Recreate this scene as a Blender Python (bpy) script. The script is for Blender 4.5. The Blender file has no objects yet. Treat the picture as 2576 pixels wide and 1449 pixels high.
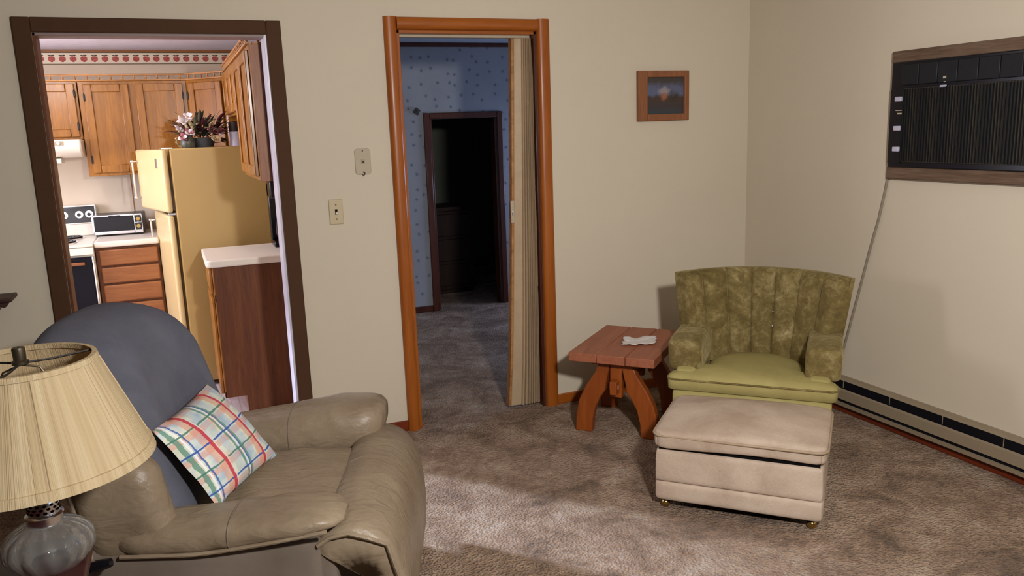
import bpy, bmesh, math, random
from mathutils import Vector, Matrix, noise

# ------------------------------------------------------------------ camera, world, lights
SC = bpy.context.scene
COL = SC.collection
IMG_W, IMG_H = 2576, 1449
CAM = dict(loc=(-3.18793, -3.98566, 1.55346), yaw=0.38979, pitch=0.19519, roll=-0.03572, f=2036.2)

def make_camera():
    y, p, r = CAM['yaw'], CAM['pitch'], CAM['roll']
    fwd = Vector((math.sin(y) * math.cos(p), math.cos(y) * math.cos(p), -math.sin(p)))
    right = Vector((math.cos(y), -math.sin(y), 0)); up = right.cross(fwd)
    r2 = right * math.cos(r) + up * math.sin(r); u2 = -right * math.sin(r) + up * math.cos(r)
    cd = bpy.data.cameras.new('camera'); cd.sensor_width = 36.0
    cd.lens = CAM['f'] * 36.0 / IMG_W; cd.clip_start = 0.02
    co = bpy.data.objects.new('camera', cd); COL.objects.link(co)
    m = Matrix((r2, u2, -fwd)).transposed().to_4x4(); m.translation = Vector(CAM['loc'])
    co.matrix_world = m
    SC.camera = co
make_camera()

SC.view_settings.view_transform = 'Standard'
SC.view_settings.look = 'None'
SC.view_settings.gamma = 1.0
SC.view_settings.use_curve_mapping = False
SC.view_settings.exposure = 0.0

w = bpy.data.worlds.new('world'); SC.world = w; w.use_nodes = True
w.node_tree.nodes['Background'].inputs[0].default_value = (0.55, 0.7, 1.0, 1)
w.node_tree.nodes['Background'].inputs[1].default_value = 0.35

def light(kind, name, loc, energy, color, rot=None, look=None, **kw):
    d = bpy.data.lights.new(name, kind); d.energy = energy; d.color = color
    for k, v in kw.items(): setattr(d, k, v)
    o = bpy.data.objects.new(name, d); COL.objects.link(o); o.location = loc
    if look is not None:
        o.rotation_euler = (Vector(look) - Vector(loc)).to_track_quat('-Z', 'Y').to_euler()
    elif rot is not None: o.rotation_euler = rot
    return o
# lamp beside and above the photographer, low sun through the kitchen window and doorway,
# kitchen ceiling fixture and window light, window light of the middle room
light('AREA', 'room_lamp', (-2.42, -3.75, 1.90), 79, (1.0, 0.975, 0.955), look=(-0.75, 0.0, 0.6), shape='DISK', size=0.16)
light('SUN', 'daylight_sun', (-8, 4, 3), 9.5, (0.60, 0.72, 1.0), look=(-8 + 0.63 * 3, 4 - 0.77 * 3, 3 - 3 * 0.325), angle=math.radians(5))
light('POINT', 'kitchen_ceiling_lamp', (-3.95, 0.95, 2.02), 20, (1.0, 0.93, 0.90), shadow_soft_size=0.14)
light('AREA', 'kitchen_window_light', (-5.30, 1.15, 1.5), 58, (0.84, 0.83, 1.0), look=(-2.7, 0.6, 1.3), shape='RECTANGLE', size=0.9, size_y=0.9)
light('AREA', 'middle_room_window_light', (1.04, 1.9, 1.15), 40, (0.47, 0.61, 1.0), look=(-1.7, 0.75, 0.0), shape='RECTANGLE', size=1.0, size_y=0.7)
light('AREA', 'side_window_light', (0.20, -4.30, 1.35), 11, (0.55, 0.72, 1.0), look=(-3.0, -3.4, 0.6), shape='RECTANGLE', size=1.1, size_y=1.0)

# ------------------------------------------------------------------ materials
def lin(h):
    h = h.lstrip('#'); out = []
    for i in (0, 2, 4):
        c = int(h[i:i + 2], 16) / 255
        out.append(c / 12.92 if c <= 0.04045 else ((c + 0.055) / 1.055) ** 2.4)
    return tuple(out) + (1.0,)

class Sh:
    """small node expression helper"""
    def __init__(s, name):
        s.m = bpy.data.materials.new(name); s.m.use_nodes = True
        s.t = s.m.node_tree; s.b = s.t.nodes['Principled BSDF']; s.n = s.t.nodes; s.l = s.t.links
    def put(s, sock, v):
        if isinstance(v, bpy.types.NodeSocket): s.l.new(v, sock)
        else: sock.default_value = v
    def math(s, op, a, b=0.0, c=None):
        n = s.n.new('ShaderNodeMath'); n.operation = op; s.put(n.inputs[0], a); s.put(n.inputs[1], b)
        if c is not None: s.put(n.inputs[2], c)
        return n.outputs[0]
    def coord(s, which='Object', scale=(1, 1, 1), loc=(0, 0, 0), rot=(0, 0, 0)):
        c = s.n.new('ShaderNodeTexCoord'); mp = s.n.new('ShaderNodeMapping')
        mp.inputs['Scale'].default_value = scale; mp.inputs['Location'].default_value = loc; mp.inputs['Rotation'].default_value = rot
        s.l.new(c.outputs[which], mp.inputs[0]); return mp.outputs[0]
    def sep(s, v):
        n = s.n.new('ShaderNodeSeparateXYZ'); s.l.new(v, n.inputs[0]); return n.outputs
    def noise(s, v, scale, detail=3, rough=0.55, dist=0.0):
        n = s.n.new('ShaderNodeTexNoise'); s.l.new(v, n.inputs['Vector']); n.inputs['Scale'].default_value = scale
        n.inputs['Detail'].default_value = detail; n.inputs['Roughness'].default_value = rough; n.inputs['Distortion'].default_value = dist
        return n.outputs['Fac']
    def ramp(s, f, stops):
        n = s.n.new('ShaderNodeValToRGB'); s.l.new(f, n.inputs[0]); e = n.color_ramp.elements
        while len(e) > 1: e.remove(e[-1])
        e[0].position, e[0].color = stops[0][0], stops[0][1]
        for p, c in stops[1:]: x = e.new(p); x.color = c
        return n.outputs[0]
    def mix(s, f, a, b, mode='MIX'):
        n = s.n.new('ShaderNodeMix'); n.data_type = 'RGBA'; n.blend_type = mode
        s.put(n.inputs[0], f); s.put(n.inputs[6], a); s.put(n.inputs[7], b); return n.outputs[2]
    def bump(s, h, strength=0.3, dist=0.01):
        n = s.n.new('ShaderNodeBump'); n.inputs['Strength'].default_value = strength; n.inputs['Distance'].default_value = dist
        s.l.new(h, n.inputs['Height']); s.l.new(n.outputs[0], s.b.inputs['Normal'])
    def base(s, c): s.put(s.b.inputs['Base Color'], c)
    def set(s, rough=0.6, metal=0.0, spec=0.5, **kw):
        s.b.inputs['Roughness'].default_value = rough; s.b.inputs['Metallic'].default_value = metal
        s.b.inputs['Specular IOR Level'].default_value = spec
        for k, v in kw.items(): s.b.inputs[k].default_value = v
        return s.m

M = {}
def plain(name, col, rough=0.6, metal=0.0, spec=0.4, var=0.12, scale=6.0, bump=0.0, bscale=120, **kw):
    s = Sh(name); c = lin(col); v = s.coord()
    lo = tuple(x * (1 - var) for x in c[:3]) + (1,); hi = tuple(min(1, x * (1 + var)) for x in c[:3]) + (1,)
    s.base(s.ramp(s.noise(v, scale, 4), [(0.3, lo), (0.7, hi)]))
    if bump: s.bump(s.noise(v, bscale, 3), bump, 0.004)
    M[name] = s.set(rough, metal, spec, **kw); return M[name]
def wood(name, dark, light_, axis=2, scale=7.0, stretch=14.0, rough=0.45, spec=0.4, bump=0.08, coat=0.0):
    s = Sh(name); sc = [stretch] * 3; sc[axis] = 1.0
    v = s.coord(scale=tuple(sc))
    a = s.noise(v, scale * 0.35, 5, 0.6, 0.6); b = s.noise(v, scale * 1.6, 3, 0.6)
    f = s.math('ADD', s.math('MULTIPLY', a, 0.65), s.math('MULTIPLY', b, 0.35))
    s.base(s.ramp(f, [(0.32, lin(dark)), (0.66, lin(light_))])); s.bump(f, bump, 0.003)
    M[name] = s.set(rough, 0, spec, **({'Coat Weight': coat, 'Coat Roughness': 0.2} if coat else {})); return M[name]

plain('wall_paint', '#cfc3ae', 0.85, spec=0.2, var=0.02, scale=1.2, bump=0.06, bscale=160)
plain('ceiling_paint', '#cfcac0', 0.9, spec=0.2, var=0.03)
plain('kitchen_ceiling', '#e2dde4', 0.8, spec=0.2, var=0.05, scale=14, bump=0.15, bscale=60)
plain('kitchen_wall', '#d8c8b2', 0.7, spec=0.3, var=0.03, scale=3)
plain('blue_ceiling', '#a9b2bd', 0.8, spec=0.2, var=0.03)
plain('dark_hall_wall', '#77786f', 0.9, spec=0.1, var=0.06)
plain('brown_casing', '#4e3422', 0.7, spec=0.15, var=0.06, scale=9)
plain('head_jamb', '#96807a', 0.5, spec=0.3, var=0.05)
plain('white_jamb', '#d6d0da', 0.35, spec=0.5, var=0.02)
plain('kitchen_floor', '#c3b2b6', 0.35, spec=0.4, var=0.05)
plain('white_laminate', '#e2d9cb', 0.35, spec=0.45, var=0.02)
plain('appliance_white', '#e6ddcd', 0.25, spec=0.5, var=0.02)
plain('oven_glass', '#100e16', 0.15, spec=0.12, var=0.1)
plain('appliance_black', '#131218', 0.2, spec=0.35, var=0.1)
plain('ac_black', '#17181a', 0.5, spec=0.25, var=0.15, scale=40)
plain('dark_panel', '#2d2f33', 0.35, spec=0.5, var=0.1)
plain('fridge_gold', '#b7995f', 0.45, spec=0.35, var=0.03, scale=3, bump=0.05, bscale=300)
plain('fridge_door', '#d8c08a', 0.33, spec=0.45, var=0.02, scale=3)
plain('gasket', '#4b3a22', 0.8, spec=0.1)
plain('chrome', '#e4e4e8', 0.22, metal=1.0, var=0.03)
plain('brass', '#b59a5a', 0.22, metal=1.0, var=0.05)
plain('dark_iron', '#2b2723', 0.5, metal=0.4, var=0.1)
plain('aged_brass', '#4c4334', 0.42, metal=0.7, var=0.15, scale=30)
plain('ivory_plastic', '#c0ae8b', 0.35, spec=0.45, var=0.02)
plain('taupe_plastic', '#b3a48c', 0.5, spec=0.3, var=0.03)
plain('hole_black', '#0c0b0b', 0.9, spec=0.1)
plain('heater_metal', '#8f806a', 0.42, spec=0.4, var=0.04)
plain('heater_slot', '#0d0d14', 0.6, spec=0.2)
plain('paper', '#ddd6d2', 0.85, spec=0.2, var=0.03)
plain('grey_cord', '#8d8371', 0.6, spec=0.2)
plain('vinyl_tan', '#b39b7d', 0.5, spec=0.3, var=0.05, scale=20, bump=0.12, bscale=260)
plain('pot_grey', '#3c4046', 0.5, spec=0.4, var=0.2)
plain('pot_stripe', '#54574b', 0.4, spec=0.4, var=0.6, scale=40)
plain('petal_white', '#e6dde0', 0.7, spec=0.2, var=0.08, scale=30)
plain('petal_pink', '#a86a74', 0.7, spec=0.2, var=0.2, scale=30)
plain('petal_wine', '#54202c', 0.7, spec=0.2, var=0.2, scale=30)
plain('leaf_green', '#4a4a36', 0.7, spec=0.2, var=0.35, scale=25)
plain('leaf_dark', '#2c2a20', 0.7, spec=0.2, var=0.35, scale=25)
plain('leaf_straw', '#b7a27a', 0.8, spec=0.2, var=0.2, scale=25)
plain('canister_white', '#b9b4c6', 0.3, spec=0.5)
wood('oak', '#7a4a14', '#a76d22', 2, 6.0, 12, 0.36, 0.4, 0.06, 0.22)
wood('oak_rail', '#8a5a30', '#c08a52', 0, 6.0, 12, 0.45, 0.35)
wood('oak_end_lit', '#85583f', '#a5775a', 2, 7.0, 16, 0.5, 0.3)  # paler copy of the end oak, with lamp light put into the colour
wood('oak_end', '#4c2814', '#6e3f20', 2, 7.0, 16, 0.5, 0.3)
wood('oak_drawer', '#774522', '#996236', 0, 6.0, 12, 0.38, 0.4)
wood('orange_casing', '#8a4512', '#a65d1e', 2, 4.0, 9, 0.36, 0.32, 0.03, 0.06)
wood('orange_casing_h', '#8a4512', '#a65d1e', 0, 4.0, 9, 0.36, 0.32, 0.03, 0.06)
wood('red_base', '#5d200d', '#7d3318', 0, 4.0, 9, 0.35, 0.4)
wood('red_base_y', '#5d200d', '#7d3318', 1, 4.0, 9, 0.35, 0.4)
wood('maroon_casing', '#3a1a12', '#54291a', 2, 4.0, 9, 0.3, 0.45)
wood('redwood', '#8c4e34', '#a8694c', 1, 6.0, 10, 0.5, 0.35)
wood('redwood_leg', '#7c3810', '#9c511c', 2, 5.0, 9, 0.42, 0.4)
wood('weathered_frame', '#4f3a2b', '#7a6553', 1, 7.0, 14, 0.7, 0.2)
wood('picture_frame', '#7a4c30', '#976242', 2, 7.0, 10, 0.5, 0.3)
wood('end_table_wood', '#2a1010', '#4b201a', 0, 5.0, 9, 0.28, 0.45)
wood('dark_dresser', '#1d100b', '#321c13', 2, 5.0, 9, 0.5, 0.3)
plain('low_bounce_brown', '#6b5240', 0.6, spec=0.3, var=0.08)  # brown picked for the unseen left and rear walls to cut bounce light
wood('shelf_wood', '#2a1a15', '#4a3229', 0, 6.0, 9, 0.5, 0.3)

def carpet(name, cols, dirt=1.0):
    s = Sh(name); v = s.coord()
    big = s.noise(v, 3.4, 6, 0.66, 0.8); mid = s.noise(v, 13, 5, 0.7, 0.5); fine = s.noise(v, 170, 3, 0.7)
    f = s.math('ADD', s.math('MULTIPLY', big, 0.62), s.math('ADD', s.math('MULTIPLY', mid, 0.26), s.math('MULTIPLY', fine, 0.12)))
    c = s.ramp(f, [(0.38, lin(cols[0])), (0.47, lin(cols[1])), (0.54, lin(cols[2])), (0.63, lin(cols[3]))])
    c = s.mix(s.ramp(fine, [(0.35, (1, 1, 1, 1)), (0.6, (0, 0, 0, 1))]), c, (0.03, 0.024, 0.02, 1))
    n = s.n[-1]; s.base(c)
    # soften the pile darkening
    c2 = s.mix(0.28, s.ramp(f, [(0.38, lin(cols[0])), (0.47, lin(cols[1])), (0.54, lin(cols[2])), (0.63, lin(cols[3]))]), c); s.base(c2)
    v2 = s.n.new('ShaderNodeTexVoronoi'); v2.inputs['Scale'].default_value = 95; s.l.new(v, v2.inputs['Vector'])
    h = s.math('ADD', s.math('MULTIPLY', fine, 0.5), s.math('ADD', v2.outputs['Distance'], s.math('MULTIPLY', mid, 0.6)))
    s.bump(h, 1.0, 0.016)
    M[name] = s.set(0.95, 0, 0.05, **{'Sheen Weight': 0.15})
carpet('carpet', ['#6c543d', '#9a7b60', '#b3957a', '#c8b098'])

def leather():
    s = Sh('leather'); v = s.coord()
    a = s.noise(v, 4.0, 5, 0.6); b = s.noise(v, 46, 4, 0.6)
    s.base(s.ramp(s.math('ADD', s.math('MULTIPLY', a, 0.8), s.math('MULTIPLY', b, 0.2)), [(0.33, lin('#7a6955')), (0.66, lin('#94836c'))]))
    vs = s.coord(scale=(1.0, 2.4, 2.0)); w1 = s.noise(vs, 8.5, 4, 0.5, 1.2)
    s.bump(s.math('ADD', s.math('MULTIPLY', w1, 1.0), s.math('MULTIPLY', b, 0.05)), 0.34, 0.02)
    M['leather'] = s.set(0.42, 0, 0.4)
    s = Sh('leather_side'); v = s.coord()
    s.base(s.ramp(s.noise(v, 4.0, 5, 0.6), [(0.33, lin('#6b5f54')), (0.66, lin('#7d7064'))]))
    s.bump(s.noise(v, 5, 3), 0.2, 0.02); M['leather_side'] = s.set(0.45, 0, 0.35)
leather()

def fabric(name, lo, hi, scale=5, weave=260, bumpv=0.25, rough=0.9, sheen=0.0, stops=(0.35, 0.65), sub=None):
    s = Sh(name); v = s.coord(); a = s.noise(v, scale, 5, 0.62, 0.4); b = s.noise(v, weave, 2, 0.6)
    s.base(s.ramp(s.math('ADD', s.math('MULTIPLY', a, 0.85), s.math('MULTIPLY', b, 0.15)), [(stops[0], lin(lo)), (stops[1], lin(hi))]))
    s.bump(b, bumpv, 0.004)
    M[name] = s.set(rough, 0, 0.15, **({'Sheen Weight': sheen, 'Sheen Roughness': 0.4} if sheen else {}))
fabric('grey_cover', '#585862', '#676771', 5, 320, 0.3)
fabric('olive_seat', '#968a55', '#a89b64', 4, 240, 0.25)
fabric('ottoman_fabric', '#a89380', '#c8b5a2', 3.4, 150, 0.3)
fabric('ottoman_dark', '#9c8770', '#b19b82', 3.5, 150, 0.3)

def velvet():
    s = Sh('olive_velvet'); v = s.coord(); a = s.noise(v, 6, 6, 0.7, 0.8); b = s.noise(v, 34, 4, 0.75, 0.5)
    f = s.math('ADD', s.math('MULTIPLY', a, 0.6), s.math('MULTIPLY', b, 0.4))
    s.base(s.ramp(f, [(0.36, lin('#564826')), (0.50, lin('#6f5f36')), (0.60, lin('#8c7c52')), (0.70, lin('#b3a57c'))]))
    s.bump(b, 0.4, 0.01); M['olive_velvet'] = s.set(0.8, 0, 0.2, **{'Sheen Weight': 0.35, 'Sheen Roughness': 0.4, 'Sheen Tint': lin('#c8b888')})
velvet()

def shade_mat():
    s = Sh('lamp_shade_cloth'); v = s.coord()
    x, y, z = s.sep(v)
    ang = s.math('ARCTAN2', y, x)
    cc = s.n.new('ShaderNodeCombineXYZ'); s.put(cc.inputs[0], s.math('MULTIPLY', ang, 18)); s.put(cc.inputs[2], s.math('MULTIPLY', z, 1.2))
    a = s.noise(cc.outputs[0], 1.0, 5, 0.6); b = s.noise(v, 3.5, 4)
    s.base(s.mix(s.math('MULTIPLY', b, 0.5), s.ramp(a, [(0.3, lin('#b59a70')), (0.5, lin('#cdb58c')), (0.7, lin('#dccaa6'))]), lin('#d8c6a4')))
    cc2 = s.n.new('ShaderNodeCombineXYZ'); s.put(cc2.inputs[0], s.math('MULTIPLY', ang, 60)); s.put(cc2.inputs[2], s.math('MULTIPLY', z, 0.6))
    s.bump(s.noise(cc2.outputs[0], 1.0, 3), 0.6, 0.006)
    tr = s.n.new('ShaderNodeBsdfTranslucent'); tr.inputs[0].default_value = lin('#d8bd8c')
    mx = s.n.new('ShaderNodeMixShader'); mx.inputs[0].default_value = 0.25
    s.l.new(s.b.outputs[0], mx.inputs[1]); s.l.new(tr.outputs[0], mx.inputs[2]); s.l.new(mx.outputs[0], s.n['Material Output'].inputs[0])
    M['shade'] = s.set(0.85, 0, 0.15)
shade_mat()
def glass_mat():
    s = Sh('clear_glass'); s.base((0.97, 0.97, 0.95, 1))
    df = s.n.new('ShaderNodeBsdfDiffuse'); df.inputs[0].default_value = (0.75, 0.74, 0.7, 1); mx = s.n.new('ShaderNodeMixShader'); mx.inputs[0].default_value = 0.09
    s.l.new(s.b.outputs[0], mx.inputs[1]); s.l.new(df.outputs[0], mx.inputs[2]); s.l.new(mx.outputs[0], s.n['Material Output'].inputs[0])
    M['glass'] = s.set(0.03, 0, 0.5, **{'Transmission Weight': 1.0, 'IOR': 1.45})
glass_mat()

def wallpaper():
    s = Sh('floral_wallpaper'); v = s.coord(scale=(1, 1, 1))
    vo = s.n.new('ShaderNodeTexVoronoi'); vo.voronoi_dimensions = '2D'; vo.inputs['Scale'].default_value = 9.5; vo.inputs['Randomness'].default_value = 0.7
    xx, yy, zz = s.sep(v); cc = s.n.new('ShaderNodeCombineXYZ'); s.put(cc.inputs[0], s.math('ADD', xx, yy)); s.put(cc.inputs[1], zz); s.l.new(cc.outputs[0], vo.inputs['Vector'])
    d = s.math('ADD', vo.outputs['Distance'], s.math('MULTIPLY', s.noise(v, 60, 3), 0.25))
    spot = s.ramp(d, [(0.17, (0.8, 0.8, 0.8, 1)), (0.30, (0, 0, 0, 1))])
    s.base(s.mix(spot, s.ramp(s.noise(v, 2, 3), [(0.3, lin('#8b8d93')), (0.7, lin('#999ba0'))]), lin('#5a606c')))
    M['wallpaper'] = s.set(0.75, 0, 0.2)
wallpaper()

def apples():
    """wallpaper border print: a row of red apples with leaves, ruled lines above and below"""
    s = Sh('apple_border'); x, y, z = s.sep(s.coord())
    P = 0.066
    u = s.math('SUBTRACT', s.math('FRACT', s.math('DIVIDE', x, P)), 0.5); u = s.math('MULTIPLY', u, P)
    def ell(cx, cz, rx, rz):
        a = s.math('DIVIDE', s.math('SUBTRACT', u, cx), rx); b = s.math('DIVIDE', s.math('SUBTRACT', z, cz), rz)
        return s.math('LESS_THAN', s.math('ADD', s.math('MULTIPLY', a, a), s.math('MULTIPLY', b, b)), 1.0)
    ap = s.math('MAXIMUM', s.math('MAXIMUM', ell(-0.008, -0.003, 0.0135, 0.017), ell(0.008, -0.003, 0.0135, 0.017)), ell(0, -0.011, 0.0125, 0.014))
    lf = s.math('MAXIMUM', ell(-0.011, 0.020, 0.010, 0.0035), ell(0.010, 0.021, 0.010, 0.0035)); st = ell(0.0, 0.018, 0.0016, 0.008)
    lf = s.math('MAXIMUM', lf, st)
    ln = s.math('MAXIMUM', s.math('LESS_THAN', s.math('ABSOLUTE', s.math('ADD', z, 0.038)), 0.003), s.math('GREATER_THAN', z, 0.036))
    shade = s.ramp(s.noise(s.coord(), 60, 2), [(0.3, lin('#a04540')), (0.7, lin('#bd6459'))])
    c = s.mix(ln, lin('#e6dac2'), lin('#6b5a42')); c = s.mix(ap, c, shade); c = s.mix(lf, c, lin('#3f3a28'))
    s.base(c); M['apple_border'] = s.set(0.6, 0, 0.3)
apples()

def plaid():
    s = Sh('plaid_cloth'); v = s.coord('UV'); x, y, z = s.sep(v)
    ob = s.coord()
    wob = s.math('MULTIPLY', s.math('SUBTRACT', s.noise(v, 9, 2), 0.5), 0.03)
    wob2 = s.math('MULTIPLY', s.math('SUBTRACT', s.noise(s.coord('UV', loc=(3, 5, 0)), 9, 2), 0.5), 0.03)
    u = s.math('ADD', x, wob); t = s.math('ADD', y, wob2)
    def line(a, pos, wd): return s.math('LESS_THAN', s.math('ABSOLUTE', s.math('SUBTRACT', a, pos)), wd)
    def multi(a, lst, wd):
        r = None
        for p in lst:
            q = line(a, p, wd); r = q if r is None else s.math('MAXIMUM', r, q)
        return r
    vo = s.n.new('ShaderNodeTexNoise'); vo.inputs['Scale'].default_value = 5.0; vo.inputs['Detail'].default_value = 2; s.l.new(v, vo.inputs['Vector'])
    base = s.ramp(vo.outputs['Fac'], [(0.36, lin('#a9bcc8')), (0.45, lin('#c9d2cf')), (0.52, lin('#dcdccb')), (0.6, lin('#cfd3bd')), (0.66, lin('#dac3b0'))])
    c = base
    half = lambda m, k: s.math('MULTIPLY', m, k)
    c = s.mix(half(multi(t, [0.02, 0.245, 0.47, 0.69, 0.92], 0.032), 0.6), c, lin('#d99a88'))
    c = s.mix(half(multi(u, [0.20, 0.70], 0.045), 0.6), c, lin('#dc9a80'))
    c = s.mix(half(multi(u, [0.36, 0.58, 0.90], 0.05), 0.35), c, lin('#9db6cc'))
    c = s.mix(half(multi(u, [0.035, 0.445, 0.515, 0.985], 0.013), 0.85), c, lin('#5d8f7c'))
    c = s.mix(multi(u, [0.065, 0.475], 0.007), c, lin('#e8ebe8'))
    c = s.mix(half(multi(u, [0.09, 0.497], 0.007), 0.9), c, lin('#3f5fa5'))
    c = s.mix(half(multi(t, [0.19, 0.64], 0.010), 0.9), c, lin('#4f7d6b'))
    c = s.mix(half(multi(t, [0.41, 0.86], 0.009), 0.95), c, lin('#3a5aa6'))
    c = s.mix(half(multi(u, [0.245, 0.745], 0.018), 0.95), c, lin('#c3404e'))
    c = s.mix(multi(u, [0.272, 0.772], 0.005), c, lin('#e6cfc8'))
    s.base(c); s.bump(s.noise(ob, 420, 2), 0.25, 0.003); M['plaid'] = s.set(0.9, 0, 0.15)
plaid()

def sunset():
    s = Sh('sunset_print'); x, y, z = s.sep(s.coord()); nz = s.math('MULTIPLY', s.math('SUBTRACT', s.noise(s.coord(), 30, 4), 0.5), 0.06)
    zz = s.math('ADD', z, nz)
    sky = s.ramp(s.math('ADD', s.math('MULTIPLY', zz, 5.0), 0.5), [(0.02, lin('#3c4148')), (0.2, lin('#41393a')), (0.45, lin('#4a3a30')), (0.55, lin('#5a6580')), (0.72, lin('#5d5f78')), (0.9, lin('#453f3b'))])
    def blob(cx, cz, rx, rz):
        a = s.math('DIVIDE', s.math('SUBTRACT', x, cx), rx); b = s.math('DIVIDE', s.math('SUBTRACT', zz, cz), rz)
        return s.math('SUBTRACT', 1.0, s.math('MINIMUM', 1.0, s.math('ADD', s.math('MULTIPLY', a, a), s.math('MULTIPLY', b, b))))
    c = s.mix(blob(-0.005, 0.022, 0.05, 0.03), sky, lin('#948b8c')); c = s.mix(blob(-0.005, -0.004, 0.028, 0.024), c, lin('#9a5f42'))
    c = s.mix(s.math('MULTIPLY', blob(0.055, -0.005, 0.05, 0.04), 0.9), c, lin('#3f352f'))
    s.base(c); M['sunset'] = s.set(0.35, 0, 0.4)
sunset()
def grille_mat():
    s = Sh('grille_dark'); v = s.coord(); x, y, z = s.sep(v)
    st = s.math('FRACT', s.math('MULTIPLY', y, 78)); n = s.noise(v, 40, 3)
    s.base(s.mix(s.math('MULTIPLY', s.math('GREATER_THAN', st, 0.7), n), lin('#1c1914'), lin('#544a33'))); M['grille'] = s.set(0.5, 0.2, 0.4)
grille_mat()
def vinyl_floor():
    s = Sh('vinyl_floor'); v = s.coord(); x, y, z = s.sep(v)
    st = s.math('FRACT', s.math('MULTIPLY', x, 22)); l = s.math('GREATER_THAN', st, 0.86)
    s.base(s.mix(s.math('MULTIPLY', l, 0.5), s.ramp(s.noise(v, 8, 4), [(0.3, lin('#c0adaf')), (0.7, lin('#d2c4c6'))]), lin('#8e7678'))); M['vinyl_floor'] = s.set(0.35, 0, 0.4)
vinyl_floor()

# ------------------------------------------------------------------ mesh helpers
class B:
    def __init__(s): s.v = []; s.f = []; s.uv = None
    def quad(s, *i): s.f.append(tuple(i))
    def box(s, x0, x1, y0, y1, z0, z1):
        k = len(s.v)
        s.v += [(x, y, z) for z in (z0, z1) for y in (y0, y1) for x in (x0, x1)]
        for q in ((0, 2, 3, 1), (4, 5, 7, 6), (0, 1, 5, 4), (2, 6, 7, 3), (0, 4, 6, 2), (1, 3, 7, 5)): s.f.append(tuple(k + j for j in q))
        return s
    def loft(s, secs, cap=True, closed=True):
        k = len(s.v); n = len(secs[0])
        for c in secs: s.v += [tuple(p) for p in c]
        for i in range(len(secs) - 1):
            for j in range(n if closed else n - 1):
                a = k + i * n + j; b = k + i * n + (j + 1) % n
                s.f.append((a, b, b + n, a + n))
        if cap and closed:
            s.f.append(tuple(k + j for j in reversed(range(n)))); e = k + (len(secs) - 1) * n
            s.f.append(tuple(e + j for j in range(n)))
        return s
    def prism(s, poly, axis, a, b):
        def mk(p, t):
            q = list(p); q.insert(axis, t); return tuple(q)
        return s.loft([[mk(p, a) for p in poly], [mk(p, b) for p in poly]])
    def tube(s, path, r, n=10, cap=True):
        path = [Vector(p) for p in path]; secs = []
        up = None
        for i, p in enumerate(path):
            d = (path[min(i + 1, len(path) - 1)] - path[max(i - 1, 0)]).normalized()
            if up is None: up = Vector((0, 0, 1)) if abs(d.z) < 0.9 else Vector((1, 0, 0))
            a = d.cross(up).normalized(); b = a.cross(d).normalized(); up = b
            rr = r[i] if isinstance(r, (list, tuple)) else r
            secs.append([p + a * (rr * math.cos(t)) + b * (rr * math.sin(t)) for t in [2 * math.pi * k / n for k in range(n)]])
        return s.loft(secs, cap)
    def lathe(s, prof, n=32, c=(0, 0), cap=False):
        return s.loft([[(c[0] + r * math.cos(2 * math.pi * k / n), c[1] + r * math.sin(2 * math.pi * k / n), z) for k in range(n)] for r, z in prof], cap)
    def soft(s, h, r, n=(10, 10, 10), c=(0, 0, 0), warp=None):
        """rounded box of half sizes h, edge radius r, optional warp of every point"""
        bm = bmesh.new(); key = {}
        def add(u):
            k = tuple(round(x, 5) for x in u)
            if k not in key:
                p = Vector([u[i] * h[i] for i in range(3)]); rr = min(r, *h)
                q = Vector([max(-(h[i] - rr), min(h[i] - rr, p[i])) for i in range(3)]); d = p - q
                p = q + d.normalized() * rr if d.length > 1e-9 else p
                p = p + Vector(c)
                if warp: p = Vector(warp(p))
                key[k] = len(s.v); s.v.append(tuple(p))
            return key[k]
        def g(m):  # grid values, denser toward the ends
            return [math.sin(math.pi * (i / m - 0.5)) * 0.5 + (2 * i / m - 1) * 0.5 for i in range(m + 1)]
        for ax in range(3):
            a, b = [i for i in range(3) if i != ax]; ga, gb = g(n[a]), g(n[b])
            for sg in (-1, 1):
                for i in range(n[a]):
                    for j in range(n[b]):
                        cs = []
                        for (ii, jj) in ((i, j), (i + 1, j), (i + 1, j + 1), (i, j + 1)):
                            u = [0, 0, 0]; u[ax] = sg; u[a] = ga[ii]; u[b] = gb[jj]; cs.append(add(u))
                        flip = (sg < 0) ^ (ax == 1)
                        s.f.append(tuple(reversed(cs)) if flip else tuple(cs))
        bm.free(); return s
    def sph(s, c, r, n=12, m=8, sc=(1, 1, 1)):
        secs = []
        for i in range(m + 1):
            a = math.pi * (i / m) - math.pi / 2; rr = max(1e-5, r * math.cos(a))
            secs.append([(c[0] + sc[0] * rr * math.cos(2 * math.pi * k / n), c[1] + sc[1] * rr * math.sin(2 * math.pi * k / n), c[2] + sc[2] * r * math.sin(a)) for k in range(n)])
        return s.loft(secs)
    def xf(s, fn, start=0):
        for i in range(start, len(s.v)): s.v[i] = tuple(fn(Vector(s.v[i])))
        return s

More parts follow.
